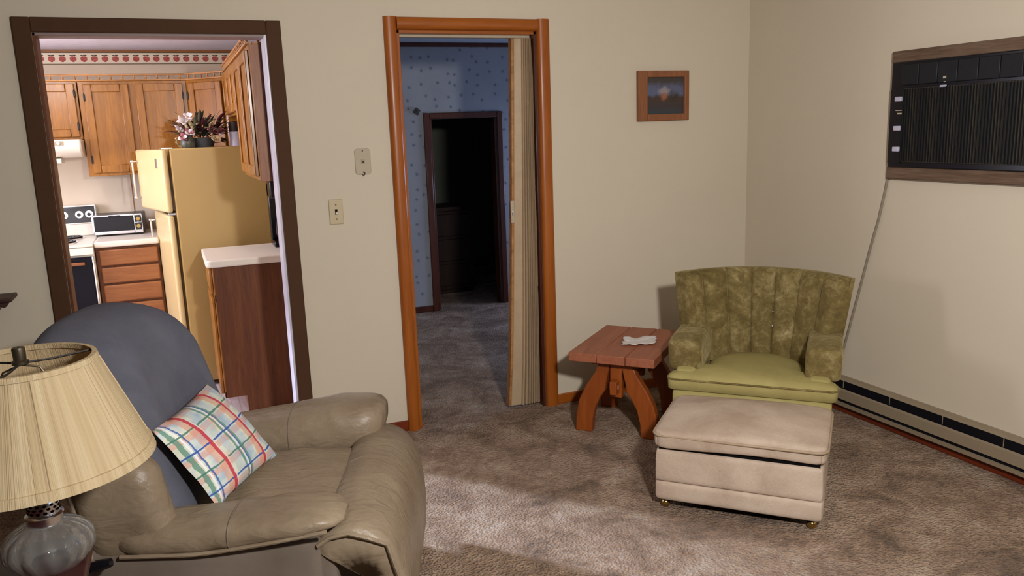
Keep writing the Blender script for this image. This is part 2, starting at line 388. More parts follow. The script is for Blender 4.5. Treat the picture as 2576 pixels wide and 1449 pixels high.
def make(name, b, mat, parent=None, bevel=0.0, smooth=True, sub=0, loc=None, rotz=None, ang=40, uv=None, segs=2):
    me = bpy.data.meshes.new(name); me.from_pydata(b.v, [], b.f); me.update()
    bm = bmesh.new(); bm.from_mesh(me); bmesh.ops.recalc_face_normals(bm, faces=bm.faces); bm.to_mesh(me); bm.free()
    me.materials.append(M[mat] if isinstance(mat, str) else mat)
    if uv:
        lay = me.uv_layers.new(name='UVMap')
        for lp in me.loops: lay.data[lp.index].uv = uv[lp.vertex_index]
    o = bpy.data.objects.new(name, me); COL.objects.link(o)
    if smooth:
        for p in me.polygons: p.use_smooth = True
        me.set_sharp_from_angle(angle=math.radians(ang))
    if bevel:
        md = o.modifiers.new('bevel', 'BEVEL'); md.width = bevel; md.segments = segs; md.limit_method = 'ANGLE'; md.angle_limit = math.radians(40)
        for p in me.polygons: p.use_smooth = True
        me.set_sharp_from_angle(angle=math.radians(80))
    if sub:
        md = o.modifiers.new('sub', 'SUBSURF'); md.levels = sub; md.render_levels = sub
    if parent: o.parent = parent
    if loc is not None: o.location = loc
    if rotz is not None: o.rotation_euler = (0, 0, rotz)
    return o
def thing(name, label, cat, loc=(0, 0, 0), rotz=0.0, group=None, kind=None):
    o = bpy.data.objects.new(name, None); COL.objects.link(o); o.location = loc; o.rotation_euler = (0, 0, rotz); o.empty_display_size = 0.1
    return tag(o, label, cat, group, kind)
def tag(o, label, cat=None, group=None, kind=None):
    if label: o['label'] = label
    if cat: o['category'] = cat
    if group: o['group'] = group
    if kind: o['kind'] = kind
    return o
def struct(name, b, mat, label=None, **kw):
    o = make(name, b, mat, **kw)
    if kw.get('parent') is None:
        o['kind'] = 'structure'
        if label: o['label'] = label
    return o
def sthing(name, label, loc=(0, 0, 0)):
    o = thing(name, label, None, loc); o['kind'] = 'structure'; return o
def lab(o, t): o['label'] = t; return o
def mark(o, parent): o.parent = parent; return o
# ------------------------------------------------------------------ room shell
T = 0.12          # thickness of the wall with the two doorways
KX0, KX1, KZ = -3.660, -2.722, 2.011      # kitchen opening
DX0, DX1, DZ = -2.111, -1.366, 2.040      # middle opening
ROOM_X0, ROOM_Y0 = -5.3, -5.7

b = B()
b.box(ROOM_X0, KX0, 0, T, 0, 2.44).box(KX0, KX1, 0, T, KZ, 2.44).box(KX1, DX0, 0, T, 0, 2.44).box(DX0, DX1, 0, T, DZ, 2.44).box(DX1, 1.1, 0, T, 0, 2.44)
struct('wall_front', b, 'wall_paint', 'cream painted wall with the two doorways', smooth=False)
struct('wall_right', B().box(0, 0.12, -3.7, 0, 0, 2.44).box(0, 0.12, -4.9, -3.7, 0, 0.85).box(0, 0.12, -4.9, -3.7, 1.95, 2.44).box(0, 0.12, ROOM_Y0, -4.9, 0, 2.44), 'wall_paint', 'cream painted wall with the air conditioner', smooth=False)
struct('wall_left', B().box(ROOM_X0 - 0.1, ROOM_X0, ROOM_Y0, 0.12, 0, 2.44), 'low_bounce_brown', smooth=False)
struct('wall_rear', B().box(ROOM_X0, 0.12, ROOM_Y0 - 0.1, ROOM_Y0, 0, 2.44), 'low_bounce_brown', smooth=False)
struct('ceiling', B().box(ROOM_X0, 0.12, ROOM_Y0, 0.12, 2.44, 2.5), 'ceiling_paint', smooth=False)
b = B().box(ROOM_X0, 0.12, ROOM_Y0, 0.0, -0.05, 0).box(DX0, DX1, 0, T, -0.05, 0).box(-2.33, 1.1, T, 4.9, -0.05, 0)
struct('floor', b, 'carpet', 'mottled brown and taupe carpet', smooth=False)
wf = sthing('window_2', 'white framed window in the right wall')
make('window_frame', B().box(0, 0.12, -4.9, -4.86, 0.85, 1.95).box(0, 0.12, -3.74, -3.7, 0.85, 1.95).box(0, 0.12, -4.86, -3.74, 0.85, 0.89).box(0, 0.12, -4.86, -3.74, 1.91, 1.95), 'white_jamb', wf, 0.004)

# middle room behind the orange doorway
FY = 2.70; HX0, HX1, HZ = -1.140, -0.535, 1.650
b = B().box(-2.33, HX0, FY, FY + 0.1, 0, 2.27).box(HX0, HX1, FY, FY + 0.1, HZ, 2.27).box(HX1, 1.1, FY, FY + 0.1, 0, 2.27)
struct('wall_far', b, 'wallpaper', 'pale wallpaper with small floral sprigs', smooth=False)
b = B().box(1.1, 1.2, T, 0.95, 0, 2.27).box(1.1, 1.2, 2.05, 4.9, 0, 2.27).box(1.1, 1.2, 0.95, 2.05, 0, 0.9).box(1.1, 1.2, 0.95, 2.05, 2.0, 2.27)
struct('wall_side', b, 'wallpaper', smooth=False)
struct('wall_partition', B().box(-2.45, -2.33, T, 2.7, 0, 2.27), 'kitchen_wall', smooth=False)
struct('ceiling_middle_room', B().box(-2.33, 1.1, T, 4.9, 2.27, 2.33), 'blue_ceiling', smooth=False)
struct('trim_1', B().box(-2.33, 1.1, FY - 0.018, FY, 2.235, 2.27), 'maroon_casing', 'dark wooden crown strip in the middle room', bevel=0.004)
d2 = sthing('door_2', 'dark wooden frame of the far doorway')
make('casing', B().box(HX0 - 0.055, HX0, FY - 0.02, FY, 0, HZ + 0.05), 'maroon_casing', d2, 0.006)
make('casing', B().box(HX1, HX1 + 0.05, FY - 0.02, FY, 0, HZ + 0.05), 'maroon_casing', d2, 0.006)
make('head_casing', B().box(HX0, HX1, FY - 0.02, FY, HZ, HZ + 0.05), 'maroon_casing', d2, 0.006)
make('jamb', B().box(HX0, HX0 + 0.02, FY, FY + 0.1, 0, HZ), 'maroon_casing', d2, 0.003)
make('jamb', B().box(HX1 - 0.02, HX1, FY, FY + 0.1, 0, HZ), 'maroon_casing', d2, 0.003)
struct('baseboard_far', B().box(-2.33, HX0 - 0.055, FY - 0.014, FY, 0, 0.055), 'maroon_casing', 'dark baseboard under the wallpaper', bevel=0.004)
# unlit space beyond the far doorway
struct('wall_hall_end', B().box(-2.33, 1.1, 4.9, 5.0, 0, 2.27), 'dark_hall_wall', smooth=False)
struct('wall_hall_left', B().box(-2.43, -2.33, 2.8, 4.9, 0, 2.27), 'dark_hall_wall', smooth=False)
dr = thing('dresser', 'dark wooden dresser in the unlit space beyond the far doorway', 'dresser', (-0.68, 3.35, 0))
make('body', B().box(-0.42, 0.12, 0, 0.42, 0.04, 0.80), 'dark_dresser', dr, 0.005)
make('top', B().box(-0.45, 0.02, -0.02, 0.44, 0.80, 0.84), 'dark_dresser', dr, 0.005)
make('base', B().box(-0.40, 0.10, 0.02, 0.40, 0.0, 0.04), 'dark_dresser', dr)
for i in range(3): make('drawer', B().box(-0.39, 0.09, -0.015, 0.0, 0.08 + i * 0.24, 0.29 + i * 0.24), 'dark_dresser', dr, 0.006)
wk = thing('wall_knob', 'small dark square knob on the wallpaper above the far doorway', 'knob', (-1.247, FY, 1.716))
b = B().box(-0.024, 0.024, -0.022, 0, -0.024, 0.024).xf(lambda p: Matrix.Rotation(math.radians(35), 3, 'Y') @ p)
make('plate', b, 'dark_panel', wk, 0.004)
make('stem', B().tube([(0, -0.02, 0), (0, -0.034, 0)], 0.008, 10), 'aged_brass', wk)

# casings of the middle doorway (rounded glossy orange wood)
d1 = sthing('door_1', 'glossy orange wooden casing around the middle doorway')
def halfround(w0, w1, t=0.024, n=10):
    out = [(w0, 0.0)]
    for i in range(n + 1):
        a = math.pi * i / n; c = (w0 + w1) / 2; out.append((c - (w1 - w0) / 2 * math.cos(a), -0.007 - t * math.sin(a) ** 0.7))
    return out + [(w1, 0.0)]
CW = 0.063
def casing_v(x0, x1, z1): return B().loft([[(x, y, z) for x, y in halfround(x0, x1)] for z in (0, z1)])
make('casing', casing_v(DX0 - CW, DX0, DZ + 0.06), 'orange_casing', d1)
make('casing', casing_v(DX1, DX1 + 0.07, DZ + 0.06), 'orange_casing', d1)
make('head_casing', B().loft([[(x, y, z) for z, y in halfround(DZ, DZ + 0.06)] for x in (DX0 - 0.0, DX1 + 0.0)]), 'orange_casing_h', d1)
make('jamb', B().box(DX0, DX0 + 0.016, 0, T, 0, DZ), 'orange_casing', d1, 0.002)
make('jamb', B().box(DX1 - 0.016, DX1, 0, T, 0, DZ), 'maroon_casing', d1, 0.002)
make('head_jamb', B().box(DX0, DX1, 0, T, DZ - 0.016, DZ), 'orange_casing_h', d1, 0.002)
make('track', B().box(DX0 + 0.02, DX1 - 0.02, 0.035, 0.075, DZ - 0.03, DZ - 0.016), 'taupe_plastic', d1, 0.003)
for z, y in ((0.66, 0.012), (0.18, 0.015)):
    make('strike_plate', B().box(DX1 - 0.02, DX1 - 0.0155, y, y + 0.02, z, z + 0.03), 'dark_iron', d1)

# casings of the kitchen opening (flat dark brown, white right jamb)
k1 = sthing('door_3', 'flat dark brown casing around the kitchen opening')
make('casing', B().box(KX0 - 0.067, KX0, -0.02, 0, 0, KZ + 0.06), 'brown_casing', k1, 0.004)
make('casing', B().box(KX1, KX1 + 0.066, -0.02, 0, 0, KZ + 0.06), 'brown_casing', k1, 0.004)
make('head_casing', B().box(KX0, KX1, -0.02, 0, KZ, KZ + 0.06), 'brown_casing', k1, 0.004)
make('jamb', B().box(KX0, KX0 + 0.012, 0, T, 0, KZ), 'oak_end', k1, 0.002)
lab(make('jamb', B().box(KX1 - 0.012, KX1, -0.004, T + 0.01, 0, KZ), 'white_jamb', k1, 0.002), 'white painted jamb')
make('head_jamb', B().box(KX0, KX1, 0, T, KZ - 0.012, KZ), 'head_jamb', k1, 0.002)

struct('baseboard_front', B().box(KX1 + 0.066, DX0 - CW, -0.014, 0, 0, 0.058), 'red_base', 'reddish baseboard between the two doorways', bevel=0.004)
struct('baseboard_corner', B().box(DX1 + 0.07, -0.014, -0.014, 0, 0, 0.058), 'orange_casing_h', 'orange brown baseboard right of the middle doorway', bevel=0.004)
struct('baseboard_right', B().box(-0.016, 0, ROOM_Y0, 0, 0, 0.048), 'red_base_y', 'dark red baseboard under the heater', bevel=0.004)

# accordion door, pushed to the right
ac = thing('accordion_door', 'tan vinyl accordion folding door pushed open at the middle doorway', 'folding door', (0, 0.055, 0))
ZT, ZB = DZ - 0.03, 0.02
def col(xa_t, xa_b, xb_t, xb_b, ya, yb, th=0.006):
    secs = []
    for k in range(9):
        t = k / 8; z = ZB + (ZT - ZB) * t; e = t ** 0.7
        xa = xa_b + (xa_t - xa_b) * e; xb = xb_b + (xb_t - xb_b) * e
        secs.append([(xa, ya - th, z), (xb, yb - th, z), (xb, yb + th, z), (xa, ya + th, z)])
    return B().loft(secs)
make('lead_post', col(-1.492, -1.580, -1.478, -1.568, 0, 0, 0.022), 'oak_rail', ac, 0.003)
make('lead_panel', col(-1.477, -1.567, -1.437, -1.505, -0.012, -0.020, 0.008), 'vinyl_tan', ac, 0.004)
def pleat(xa_t, xa_b, xb_t, xb_b, y0, dep):
    secs = []
    for k in range(9):
        t = k / 8; z = ZB + (ZT - ZB) * t; e = t ** 0.7
        xa = xa_b + (xa_t - xa_b) * e; xb = xb_b + (xb_t - xb_b) * e
        secs.append([((xa + xb) / 2 - (xb - xa) / 2 * math.cos(math.pi * m_ / 8), y0 - dep * math.sin(math.pi * m_ / 8), z) for m_ in range(9)] + [(xb, y0 + 0.03, z), (xa, y0 + 0.03, z)])
    return B().loft(secs)
tx = [-1.437, -1.424, -1.413, -1.404, -1.396, -1.389, -1.382, -1.376, -1.370]
bx = [-1.505, -1.482, -1.462, -1.446, -1.432, -1.419, -1.408, -1.398, -1.388]
for i in range(8):
    make('pleat', pleat(tx[i], bx[i], tx[i + 1] - 0.0025, bx[i + 1] - 0.003, -0.006 + 0.003 * (i % 2), 0.030), 'vinyl_tan', ac)
hd = make('handle', B().box(-1.532, -1.510, -0.034, -0.026, 1.05, 1.17), 'taupe_plastic', ac, 0.004)
make('latch', B().box(-1.525, -1.517, -0.038, -0.033, 1.09, 1.12), 'chrome', hd, 0.002)

# ------------------------------------------------------------------ things on the two walls
sw = thing('light_switch', 'ivory light switch plate beside the kitchen opening', 'light switch', (-2.466, 0, 1.181))
make('plate', B().box(-0.034, 0.034, -0.007, 0, -0.061, 0.061), 'ivory_plastic', sw, 0.005)
make('toggle_slot', B().box(-0.006, 0.006, -0.0085, -0.006, -0.013, 0.013), 'hole_black', sw)
make('toggle', B().prism([(-0.008, -0.012), (-0.020, -0.011), (-0.022, -0.004), (-0.008, 0.002)], 0, -0.0045, 0.0045), 'appliance_white', sw, 0.001)
for z in (-0.035, 0.035): make('screw', B().tube([(0, -0.006, z), (0, -0.009, z)], 0.0038, 10), 'aged_brass', sw)
ts = thing('jack_plate', 'taupe rounded wall plate above the light switch', 'wall plate', (-2.317, 0, 1.4175))
b = B().prism([(0.038 * sx + 0.0 , 0) for sx in ()] or [], 1, 0, 0) if False else B()
rr = []
for cx, cz, a0 in ((0.024, 0.048, 0), (-0.024, 0.048, 90), (-0.024, -0.048, 180), (0.024, -0.048, 270)):
    for k in range(6):
        a = math.radians(a0 + 18 * k); rr.append((cx + 0.015 * math.cos(a), cz + 0.015 * math.sin(a)))
make('plate', B().prism(rr, 1, -0.006, 0), 'taupe_plastic', ts, 0.002)
make('socket', B().box(-0.009, 0.009, -0.011, -0.005, -0.010, 0.010), 'taupe_plastic', ts, 0.002)
make('socket_hole', B().box(-0.005, 0.005, -0.0125, -0.0105, -0.006, 0.005), 'dark_iron', ts)
for z in (-0.052, 0.052): make('screw', B().tube([(0, -0.005, z), (0, -0.009, z)], 0.0035, 10), 'dark_iron', ts)
make('hook', B().tube([(0.004, -0.007, -0.052), (0.004, -0.02, -0.060), (-0.003, -0.02, -0.068), (-0.008, -0.014, -0.062)], 0.0018, 8), 'dark_iron', ts)

pf = thing('picture', 'small framed sunset landscape picture in a wide brown wooden frame', 'picture', (-0.5985, 0, 1.70))
W2, H2 = 0.1665, 0.137
il, ir, it, ib = -W2 + 0.060, W2 - 0.030, H2 - 0.036, -H2 + 0.038
make('frame_side', B().box(-W2, il, -0.026, 0, -H2, H2), 'picture_frame', pf, 0.004)
make('frame_side', B().box(ir, W2, -0.026, 0, -H2, H2), 'picture_frame', pf, 0.004)
make('frame_rail', B().box(il, ir, -0.026, 0, it, H2), 'picture_frame', pf, 0.004)
make('frame_rail', B().box(il, ir, -0.026, 0, -H2, ib), 'picture_frame', pf, 0.004)
o = make('print', B().box(-(ir - il) / 2, (ir - il) / 2, -0.004, 0, -(it - ib) / 2, (it - ib) / 2), 'sunset', pf, smooth=False)
o.location = ((il + ir) / 2, -0.006, (it + ib) / 2)

# air conditioner set in the right wall
A0, A1, AZ0, AZ1 = -1.076, -1.95, 1.254, 1.838
an = thing('air_conditioner', 'black wall air conditioner in a weathered wooden frame', 'air conditioner', (0, 0, 0))
make('frame_rail', B().box(-0.04, 0, A1, A0, AZ1 - 0.052, AZ1), 'weathered_frame', an, 0.004)
make('frame_rail', B().box(-0.04, 0, A1, A0, AZ0, AZ0 + 0.055), 'weathered_frame', an, 0.004)
make('frame_side', B().box(-0.04, 0, A1 - 0.05, A1, AZ0, AZ1), 'weathered_frame', an, 0.004)
make('frame_side', B().box(-0.03, 0, A0 - 0.012, A0, AZ0 + 0.055, AZ1 - 0.052), 'weathered_frame', an, 0.003)
z0, z1 = AZ0 + 0.055, AZ1 - 0.052
make('body', B().box(-0.050, 0.0, A1, A0 - 0.012, z0, z1), 'appliance_black', an, 0.004)
make('grille_panel', B().box(-0.056, -0.050, A1 + 0.02, A0 - 0.09, z0 + 0.025, z0 + 0.36), 'grille', an, 0.002)
for k in range(52):
    y = A0 - 0.094 - k * 0.0146
    make('grille_fin', B().box(-0.062, -0.055, y - 0.003, y, z0 + 0.03, z0 + 0.355), 'ac_black', an, smooth=False)
for k in range(8): make('louver', B().box(-0.060, -0.05, A0 - 0.07 - k * 0.098 - 0.0955, A0 - 0.07 - k * 0.098, z1 - 0.105, z1 - 0.012), 'ac_black', an, 0.004)
cp = make('control_panel', B().box(-0.056, -0.05, A0 - 0.088, A0 - 0.016, z0 + 0.02, z1 - 0.12), 'appliance_black', an, 0.002)
for i, z in enumerate((1.622, 1.556, 1.490, 1.395)):
    if i == 1:
        make('label_mark', B().box(-0.0575, -0.055, A0 - 0.085, A0 - 0.06, z - 0.004, z + 0.003), 'taupe_plastic', cp); make('label_mark', B().box(-0.0575, -0.055, A0 - 0.085, A0 - 0.05, z + 0.012, z + 0.016), 'taupe_plastic', cp)
    else: make('button', B().box(-0.068, -0.055, A0 - 0.086, A0 - 0.050, z - 0.012, z + 0.010), 'canister_white', cp, 0.003)
make('vent_tab', B().box(-0.064, -0.058, A0 - 0.315, A0 - 0.285, z1 - 0.123, z1 - 0.115), 'canister_white', an)
make('emblem', B().box(-0.0605, -0.058, A0 - 0.312, A0 - 0.296, z1 - 0.088, z1 - 0.078).box(-0.0605, -0.058, A0 - 0.310, A0 - 0.300, z1 - 0.104, z1 - 0.100), 'taupe_plastic', an)

cd = make('power_cord', B().tube([(-0.010, -1.060, 1.262), (-0.010, -1.050, 1.20), (-0.010, -1.018, 1.05), (-0.010, -0.978, 0.91), (-0.010, -0.925, 0.70), (-0.010, -0.868, 0.48), (-0.010, -0.828, 0.33), (-0.012, -0.81, 0.21)], 0.0058, 8), 'grey_cord')
tag(cd, 'grey power cord hanging down the wall from the air conditioner', 'cord')

# baseboard heater
ht = thing('baseboard_heater', 'long tan metal electric baseboard heater along the right wall', 'heater', (0, 0, 0))
HY0, HY1 = -5.0, -0.40
make('back_plate', B().box(-0.022, 0, HY0, HY1, 0.052, 0.200), 'heater_metal', ht, 0.002)
make('top_lip', B().prism([(0, 0.186), (0, 0.200), (-0.040, 0.197), (-0.046, 0.188)], 1, HY0, HY1), 'heater_metal', ht)
make('upper_slot', B().box(-0.046, -0.02, HY0, HY1, 0.140, 0.187), 'heater_slot', ht)
make('front_panel', B().prism([(-0.050, 0.146), (-0.062, 0.140), (-0.064, 0.092), (-0.052, 0.086)], 1, HY0, HY1), 'heater_metal', ht)
make('lower_slot', B().box(-0.052, -0.02, HY0, HY1, 0.068, 0.09), 'heater_slot', ht)
make('bottom_lip', B().prism([(-0.022, 0.052), (-0.058, 0.053), (-0.060, 0.071), (-0.050, 0.073)], 1, HY0, HY1), 'heater_metal', ht)
make('end_cap', B().box(-0.066, 0, HY1, HY1 + 0.03, 0.05, 0.2), 'heater_metal', ht, 0.003)
for k in range(14): make('bracket', B().box(-0.048, -0.03, HY1 - 0.18 - k * 0.30, HY1 - 0.1765 - k * 0.30, 0.150, 0.188), 'heater_metal', ht)

# carved wall shelf at the left edge
sf = thing('carved_shelf', 'dark carved wall shelf at the left edge of the view', 'shelf', (-4.13, 0, 0.935))
make('board', B().box(-0.275, 0.275, -0.15, 0, -0.018, 0.0), 'shelf_wood', sf, 0.004)
pr = [(-0.27, -0.018), (0.27, -0.018)]
n = 9
for k in range(n * 6 + 1):
    t = k / (n * 6); x = 0.262 - t * 0.30
    pr.append((x, -0.022 - 0.10 * t - 0.013 * abs(math.sin(t * n * math.pi / 1.0))))
pr.append((-0.27, -0.13))
make('apron', B().prism(pr, 1, -0.135, -0.118), 'shelf_wood', sf, 0.002)
make('bracket', B().prism([(-0.115, -0.018), (-0.01, -0.018), (-0.01, -0.14), (-0.04, -0.12), (-0.07, -0.06)], 0, -0.2, -0.18), 'shelf_wood', sf, 0.003)
# ------------------------------------------------------------------ kitchen
KFX0, KFY1, KCZ = -5.0, 2.50, 2.185
NX0, NY1 = -5.4, 3.7      # unseen nook to the left, shaped to let the low sun in through its window
struct('floor_kitchen', B().box(NX0, -2.45, T, KFY1, -0.05, 0).box(NX0, -4.47, KFY1, NY1, -0.05, 0).box(KX0, KX1, 0, T, -0.05, 0.001), 'vinyl_floor', 'pale pinkish kitchen vinyl floor', smooth=False)
struct('ceiling_kitchen', B().box(NX0, -2.45, T, KFY1, KCZ, KCZ + 0.06).box(NX0, -4.47, KFY1, NY1, KCZ, KCZ + 0.06), 'kitchen_ceiling', smooth=False)
struct('wall_kitchen_far', B().box(-4.47, -2.33, KFY1, KFY1 + 0.1, 0, KCZ).box(-4.47, -4.37, KFY1 + 0.1, NY1, 0, KCZ), 'kitchen_wall', 'beige kitchen back wall', smooth=False)
b = B().box(NX0 - 0.1, NX0, T, 1.2, 0, KCZ).box(NX0 - 0.1, NX0, 3.5, NY1, 0, KCZ).box(NX0 - 0.1, NX0, 1.2, 3.5, 0, 0.85).box(NX0 - 0.1, NX0, 1.2, 3.5, 2.10, KCZ).box(NX0, -4.37, NY1, NY1 + 0.1, 0, KCZ)
struct('wall_kitchen_left', b, 'kitchen_wall', smooth=False)
wf = sthing('window_1', 'white framed kitchen window')
make('window_frame', B().box(NX0 - 0.1, NX0, 1.2, 1.24, 0.85, 2.1).box(NX0 - 0.1, NX0, 3.46, 3.5, 0.85, 2.1).box(NX0 - 0.1, NX0, 1.24, 3.46, 0.85, 0.89).box(NX0 - 0.1, NX0, 1.24, 3.46, 2.06, 2.1), 'white_jamb', wf, 0.004)
struct('trim_2', B().box(-4.47, -2.45, KFY1 - 0.02, KFY1, KCZ - 0.016, KCZ), 'oak_drawer', 'thin wooden strip along the kitchen ceiling', bevel=0.003)
bo = make('wallpaper_border', B().box(-0.9, 0.65, -0.002, 0, -0.0415, 0.0415), 'apple_border', smooth=False); bo.location = (-3.10, KFY1, 2.128)
tag(bo, 'kitchen wallpaper border printed with a row of red apples', 'wallpaper border')
struct('trim_3', B().box(-3.465, -3.461, KFY1 - 0.004, KFY1, 0.93, 1.33), 'oak_rail', 'thin seam strip on the kitchen backsplash')

def door_panel(parent, w, h, matx='oak', name='door', fr=0.052):
    """frame-and-panel cabinet door, local origin bottom-left front of carcass, faces -Y"""
    b = B().box(0, fr, -0.02, 0, 0, h).box(w - fr, w, -0.02, 0, 0, h).box(fr, w - fr, -0.02, 0, h - fr, h).box(fr, w - fr, -0.02, 0, 0, fr)
    d = make(name, b, matx, parent, 0.005)
    make('panel', B().box(fr - 0.004, w - fr + 0.004, -0.010, -0.002, fr - 0.004, h - fr + 0.004), matx, d, 0.003)
    return d
def hinge(d, x, z): make('hinge', B().box(x - 0.006, x + 0.006, -0.024, -0.006, z - 0.018, z + 0.018).sph((x, -0.02, z + 0.022), 0.005, 8, 6).sph((x, -0.02, z - 0.022), 0.005, 8, 6), 'dark_iron', d, 0.002)

UF = 2.20   # front of upper carcasses
CT, CB = 1.955, 1.330
u1 = thing('upper_cabinet', 'short oak upper cabinet above the white range hood', 'cabinet', (-4.46, UF, 0))
make('body', B().box(0, 0.755, 0, KFY1 - UF, 1.58, CT), 'oak', u1, 0.003)
d = door_panel(u1, 0.355, 0.345); d.location = (0.015, 0, 1.595)
d = door_panel(u1, 0.355, 0.345); d.location = (0.385, 0, 1.595)
for z in (0.07, 0.28): hinge(d, 0.352, z)
u2 = thing('upper_cabinet', 'two-door oak upper cabinet over the toaster oven', 'cabinet', (-3.70, UF, 0))
make('body', B().box(0, 0.67, 0, KFY1 - UF, CB, CT), 'oak', u2, 0.003)
d = door_panel(u2, 0.275, 0.585); d.location = (0.03, 0, CB + 0.02)
for z in (0.09, 0.5): hinge(d, 0.003, z)
d = door_panel(u2, 0.30, 0.585); d.location = (0.345, 0, CB + 0.02)
for z in (0.09, 0.5): hinge(d, 0.298, z)
# diagonal corner cabinet and the run over the refrigerator on the right wall
UX = -2.79
a0, a1 = Vector((-3.028, UF, 0)), Vector((UX, 1.96, 0)); dv = a1 - a0; L = dv.length; ang = math.atan2(dv.y, dv.x)
u3 = thing('corner_cabinet', 'diagonal corner upper cabinet behind the flowers', 'cabinet', a0, ang)
inv = Matrix.Rotation(-ang, 3, 'Z')
poly = [inv @ (Vector(p + (0,)) - a0) for p in ((-3.03, UF), (UX, 1.96), (-2.452, 1.96), (-2.452, 2.498), (-3.03, 2.498))]
make('body', B().prism([(p.x, p.y) for p in poly], 2, CB, CT), 'oak', u3, 0.002)
d = door_panel(u3, L - 0.05, 0.585); d.location = (0.025, 0, CB + 0.02); hinge(d, 0.0, 0.5)
RZ, RB_, YN, YT = 1.985, 1.343, 0.150, 1.000     # top, bottom, near end and far end of the tall unit
u4 = thing('upper_cabinet', 'oak upper cabinet over the refrigerator top with the pale canister', 'cabinet', (UX, 1.958, 0), math.radians(-90))
make('body', B().box(0, 1.958 - YT - 0.002, 0, -UX - 2.452, 1.69, RZ), 'oak', u4, 0.002)
for k in range(3): d = door_panel(u4, 0.295, 0.265); d.location = (0.015 + k * 0.315, 0, 1.705)
u5 = thing('upper_cabinet', 'tall oak upper cabinet with a brown end panel right of the refrigerator', 'cabinet', (UX, YT, 0), math.radians(-90))
make('body', B().box(0, YT - YN, 0, -UX - 2.452, RB_, RZ), 'oak', u5, 0.002)
lab(make('end_panel', B().box(YT - YN, YT - YN + 0.006, 0.003, -UX - 2.452, RB_ - 0.003, RZ), 'oak_end_lit', u5, 0.002), 'brown end panel')
for k in range(2): d = door_panel(u5, 0.39, 0.60); d.location = (0.015 + k * 0.41, 0, RB_ + 0.02)

# plate rail / gallery on the cabinets
def gallery(label, p0, p1, z0, h, n):
    v = Vector(p1) - Vector(p0); ln = v.length
    g = thing('gallery_rail', label, 'rail', (p0[0], p0[1], z0), math.atan2(v.y, v.x), 'spindle rails above the kitchen cabinets')
    make('top_rail', B().box(0, ln, -0.014, 0.006, h - 0.012, h), 'oak_rail', g, 0.003)
    make('bottom_rail', B().box(0, ln, -0.014, 0.006, 0, 0.010), 'oak_rail', g, 0.003)
    sp = B().lathe([(0.006, 0.010), (0.009, h * 0.4), (0.005, h * 0.6), (0.007, h - 0.012)], 8).v and B().lathe([(0.0055, 0.010), (0.008, 0.010 + (h - 0.022) * 0.35), (0.0045, 0.010 + (h - 0.022) * 0.6), (0.0065, h - 0.012)], 8)
    first = None
    for k in range(n):
        x = ln * (k + 0.5) / n
        if first is None: first = make('spindle', sp, 'oak_rail', g)
        else:
            o = first.copy(); COL.objects.link(o); o.parent = g; first = first if first else o; o.location = (0, 0, 0)
            o.location.x = x; o.location.y = -0.004; continue
        first.location = (x, -0.004, 0)
    return g
gallery('spindle rail along the straight back run of oak upper cabinets', (-4.46, UF, 0), (-3.03, UF, 0), CT, 0.046, 20)
gallery('spindle rail on the diagonal corner cabinet', (a0.x, a0.y, 0), (a1.x, a1.y, 0), CT, 0.046, 6)
gallery('spindle rail under the ceiling on the right-hand kitchen cabinets', (UX, 1.95, 0), (UX, YN, 0), RZ, 0.050, 26)
gallery('short spindle rail returning along the brown end panel', (UX + 0.016, YN + 0.012, 0), (-2.46, YN + 0.012, 0), RZ, 0.050, 5)

# range hood
hd = thing('range_hood', 'white range hood with two knobs above the stove', 'range hood', (-4.46, 1.98, 1.462))
pr = [(0, 0.118), (0.52, 0.118), (0.52, 0.0), (0.16, 0.0), (0.07, 0.015), (0.02, 0.045), (0.0, 0.075)]
make('body', B().prism([(y, z) for y, z in pr], 0, 0, 0.755), 'appliance_white', hd, 0.012)
make('light_box', B().box(0.2, 0.62, 0.10, 0.30, -0.034, 0.0), 'appliance_white', hd, 0.004)
pn = make('knob_panel', B().box(0.56, 0.655, -0.004, 0.004, 0.082, 0.108), 'taupe_plastic', hd, 0.002)
for x in (0.588, 0.626): make('knob', B().tube([(x, -0.003, 0.095), (x, -0.018, 0.095)], 0.010, 12), 'chrome', pn)

# stove
st = thing('stove', 'white electric range with black glass oven door', 'stove', (-4.46, 1.86, 0))
make('body', B().box(0, 0.755, 0.0, 0.62, 0.08, 0.895), 'appliance_white', st, 0.004)
make('cooktop', B().box(-0.002, 0.757, -0.02, 0.62, 0.895, 0.915), 'appliance_white', st, 0.006)
bg = make('backguard', B().prism([(0.545, 0.915), (0.62, 0.915), (0.62, 1.128), (0.585, 1.128)], 0, 0.0, 0.755), 'appliance_white', st, 0.006)
def tilt(p):  # onto the sloped backguard face
    return Vector((p.x, 0.545 + (p.z - 0.915) * 0.04 / 0.213 + p.y, p.z))
pn = make('control_panel', B().box(0.02, 0.745, -0.004, 0.0, 1.005, 1.120).xf(tilt), 'dark_panel', bg, 0.002)
make('panel_trim', B().box(0.015, 0.75, -0.007, -0.001, 1.000, 1.006).box(0.015, 0.75, -0.007, -0.001, 1.118, 1.124).box(0.744, 0.75, -0.007, -0.001, 1.0, 1.124).xf(tilt), 'chrome', bg)
for x in (0.10, 0.18, 0.55, 0.645, 0.708):
    k = make('knob', B().tube([tilt(Vector((x, -0.004, 1.063))), tilt(Vector((x, -0.010, 1.063)))], 0.026, 20).tube([tilt(Vector((x, -0.01, 1.063))), tilt(Vector((x, -0.028, 1.063)))], 0.016, 16), 'chrome', bg)
    make('knob_cap', B().tube([tilt(Vector((x, -0.028, 1.063))), tilt(Vector((x, -0.0295, 1.063)))], 0.012, 14), 'dark_panel', k)
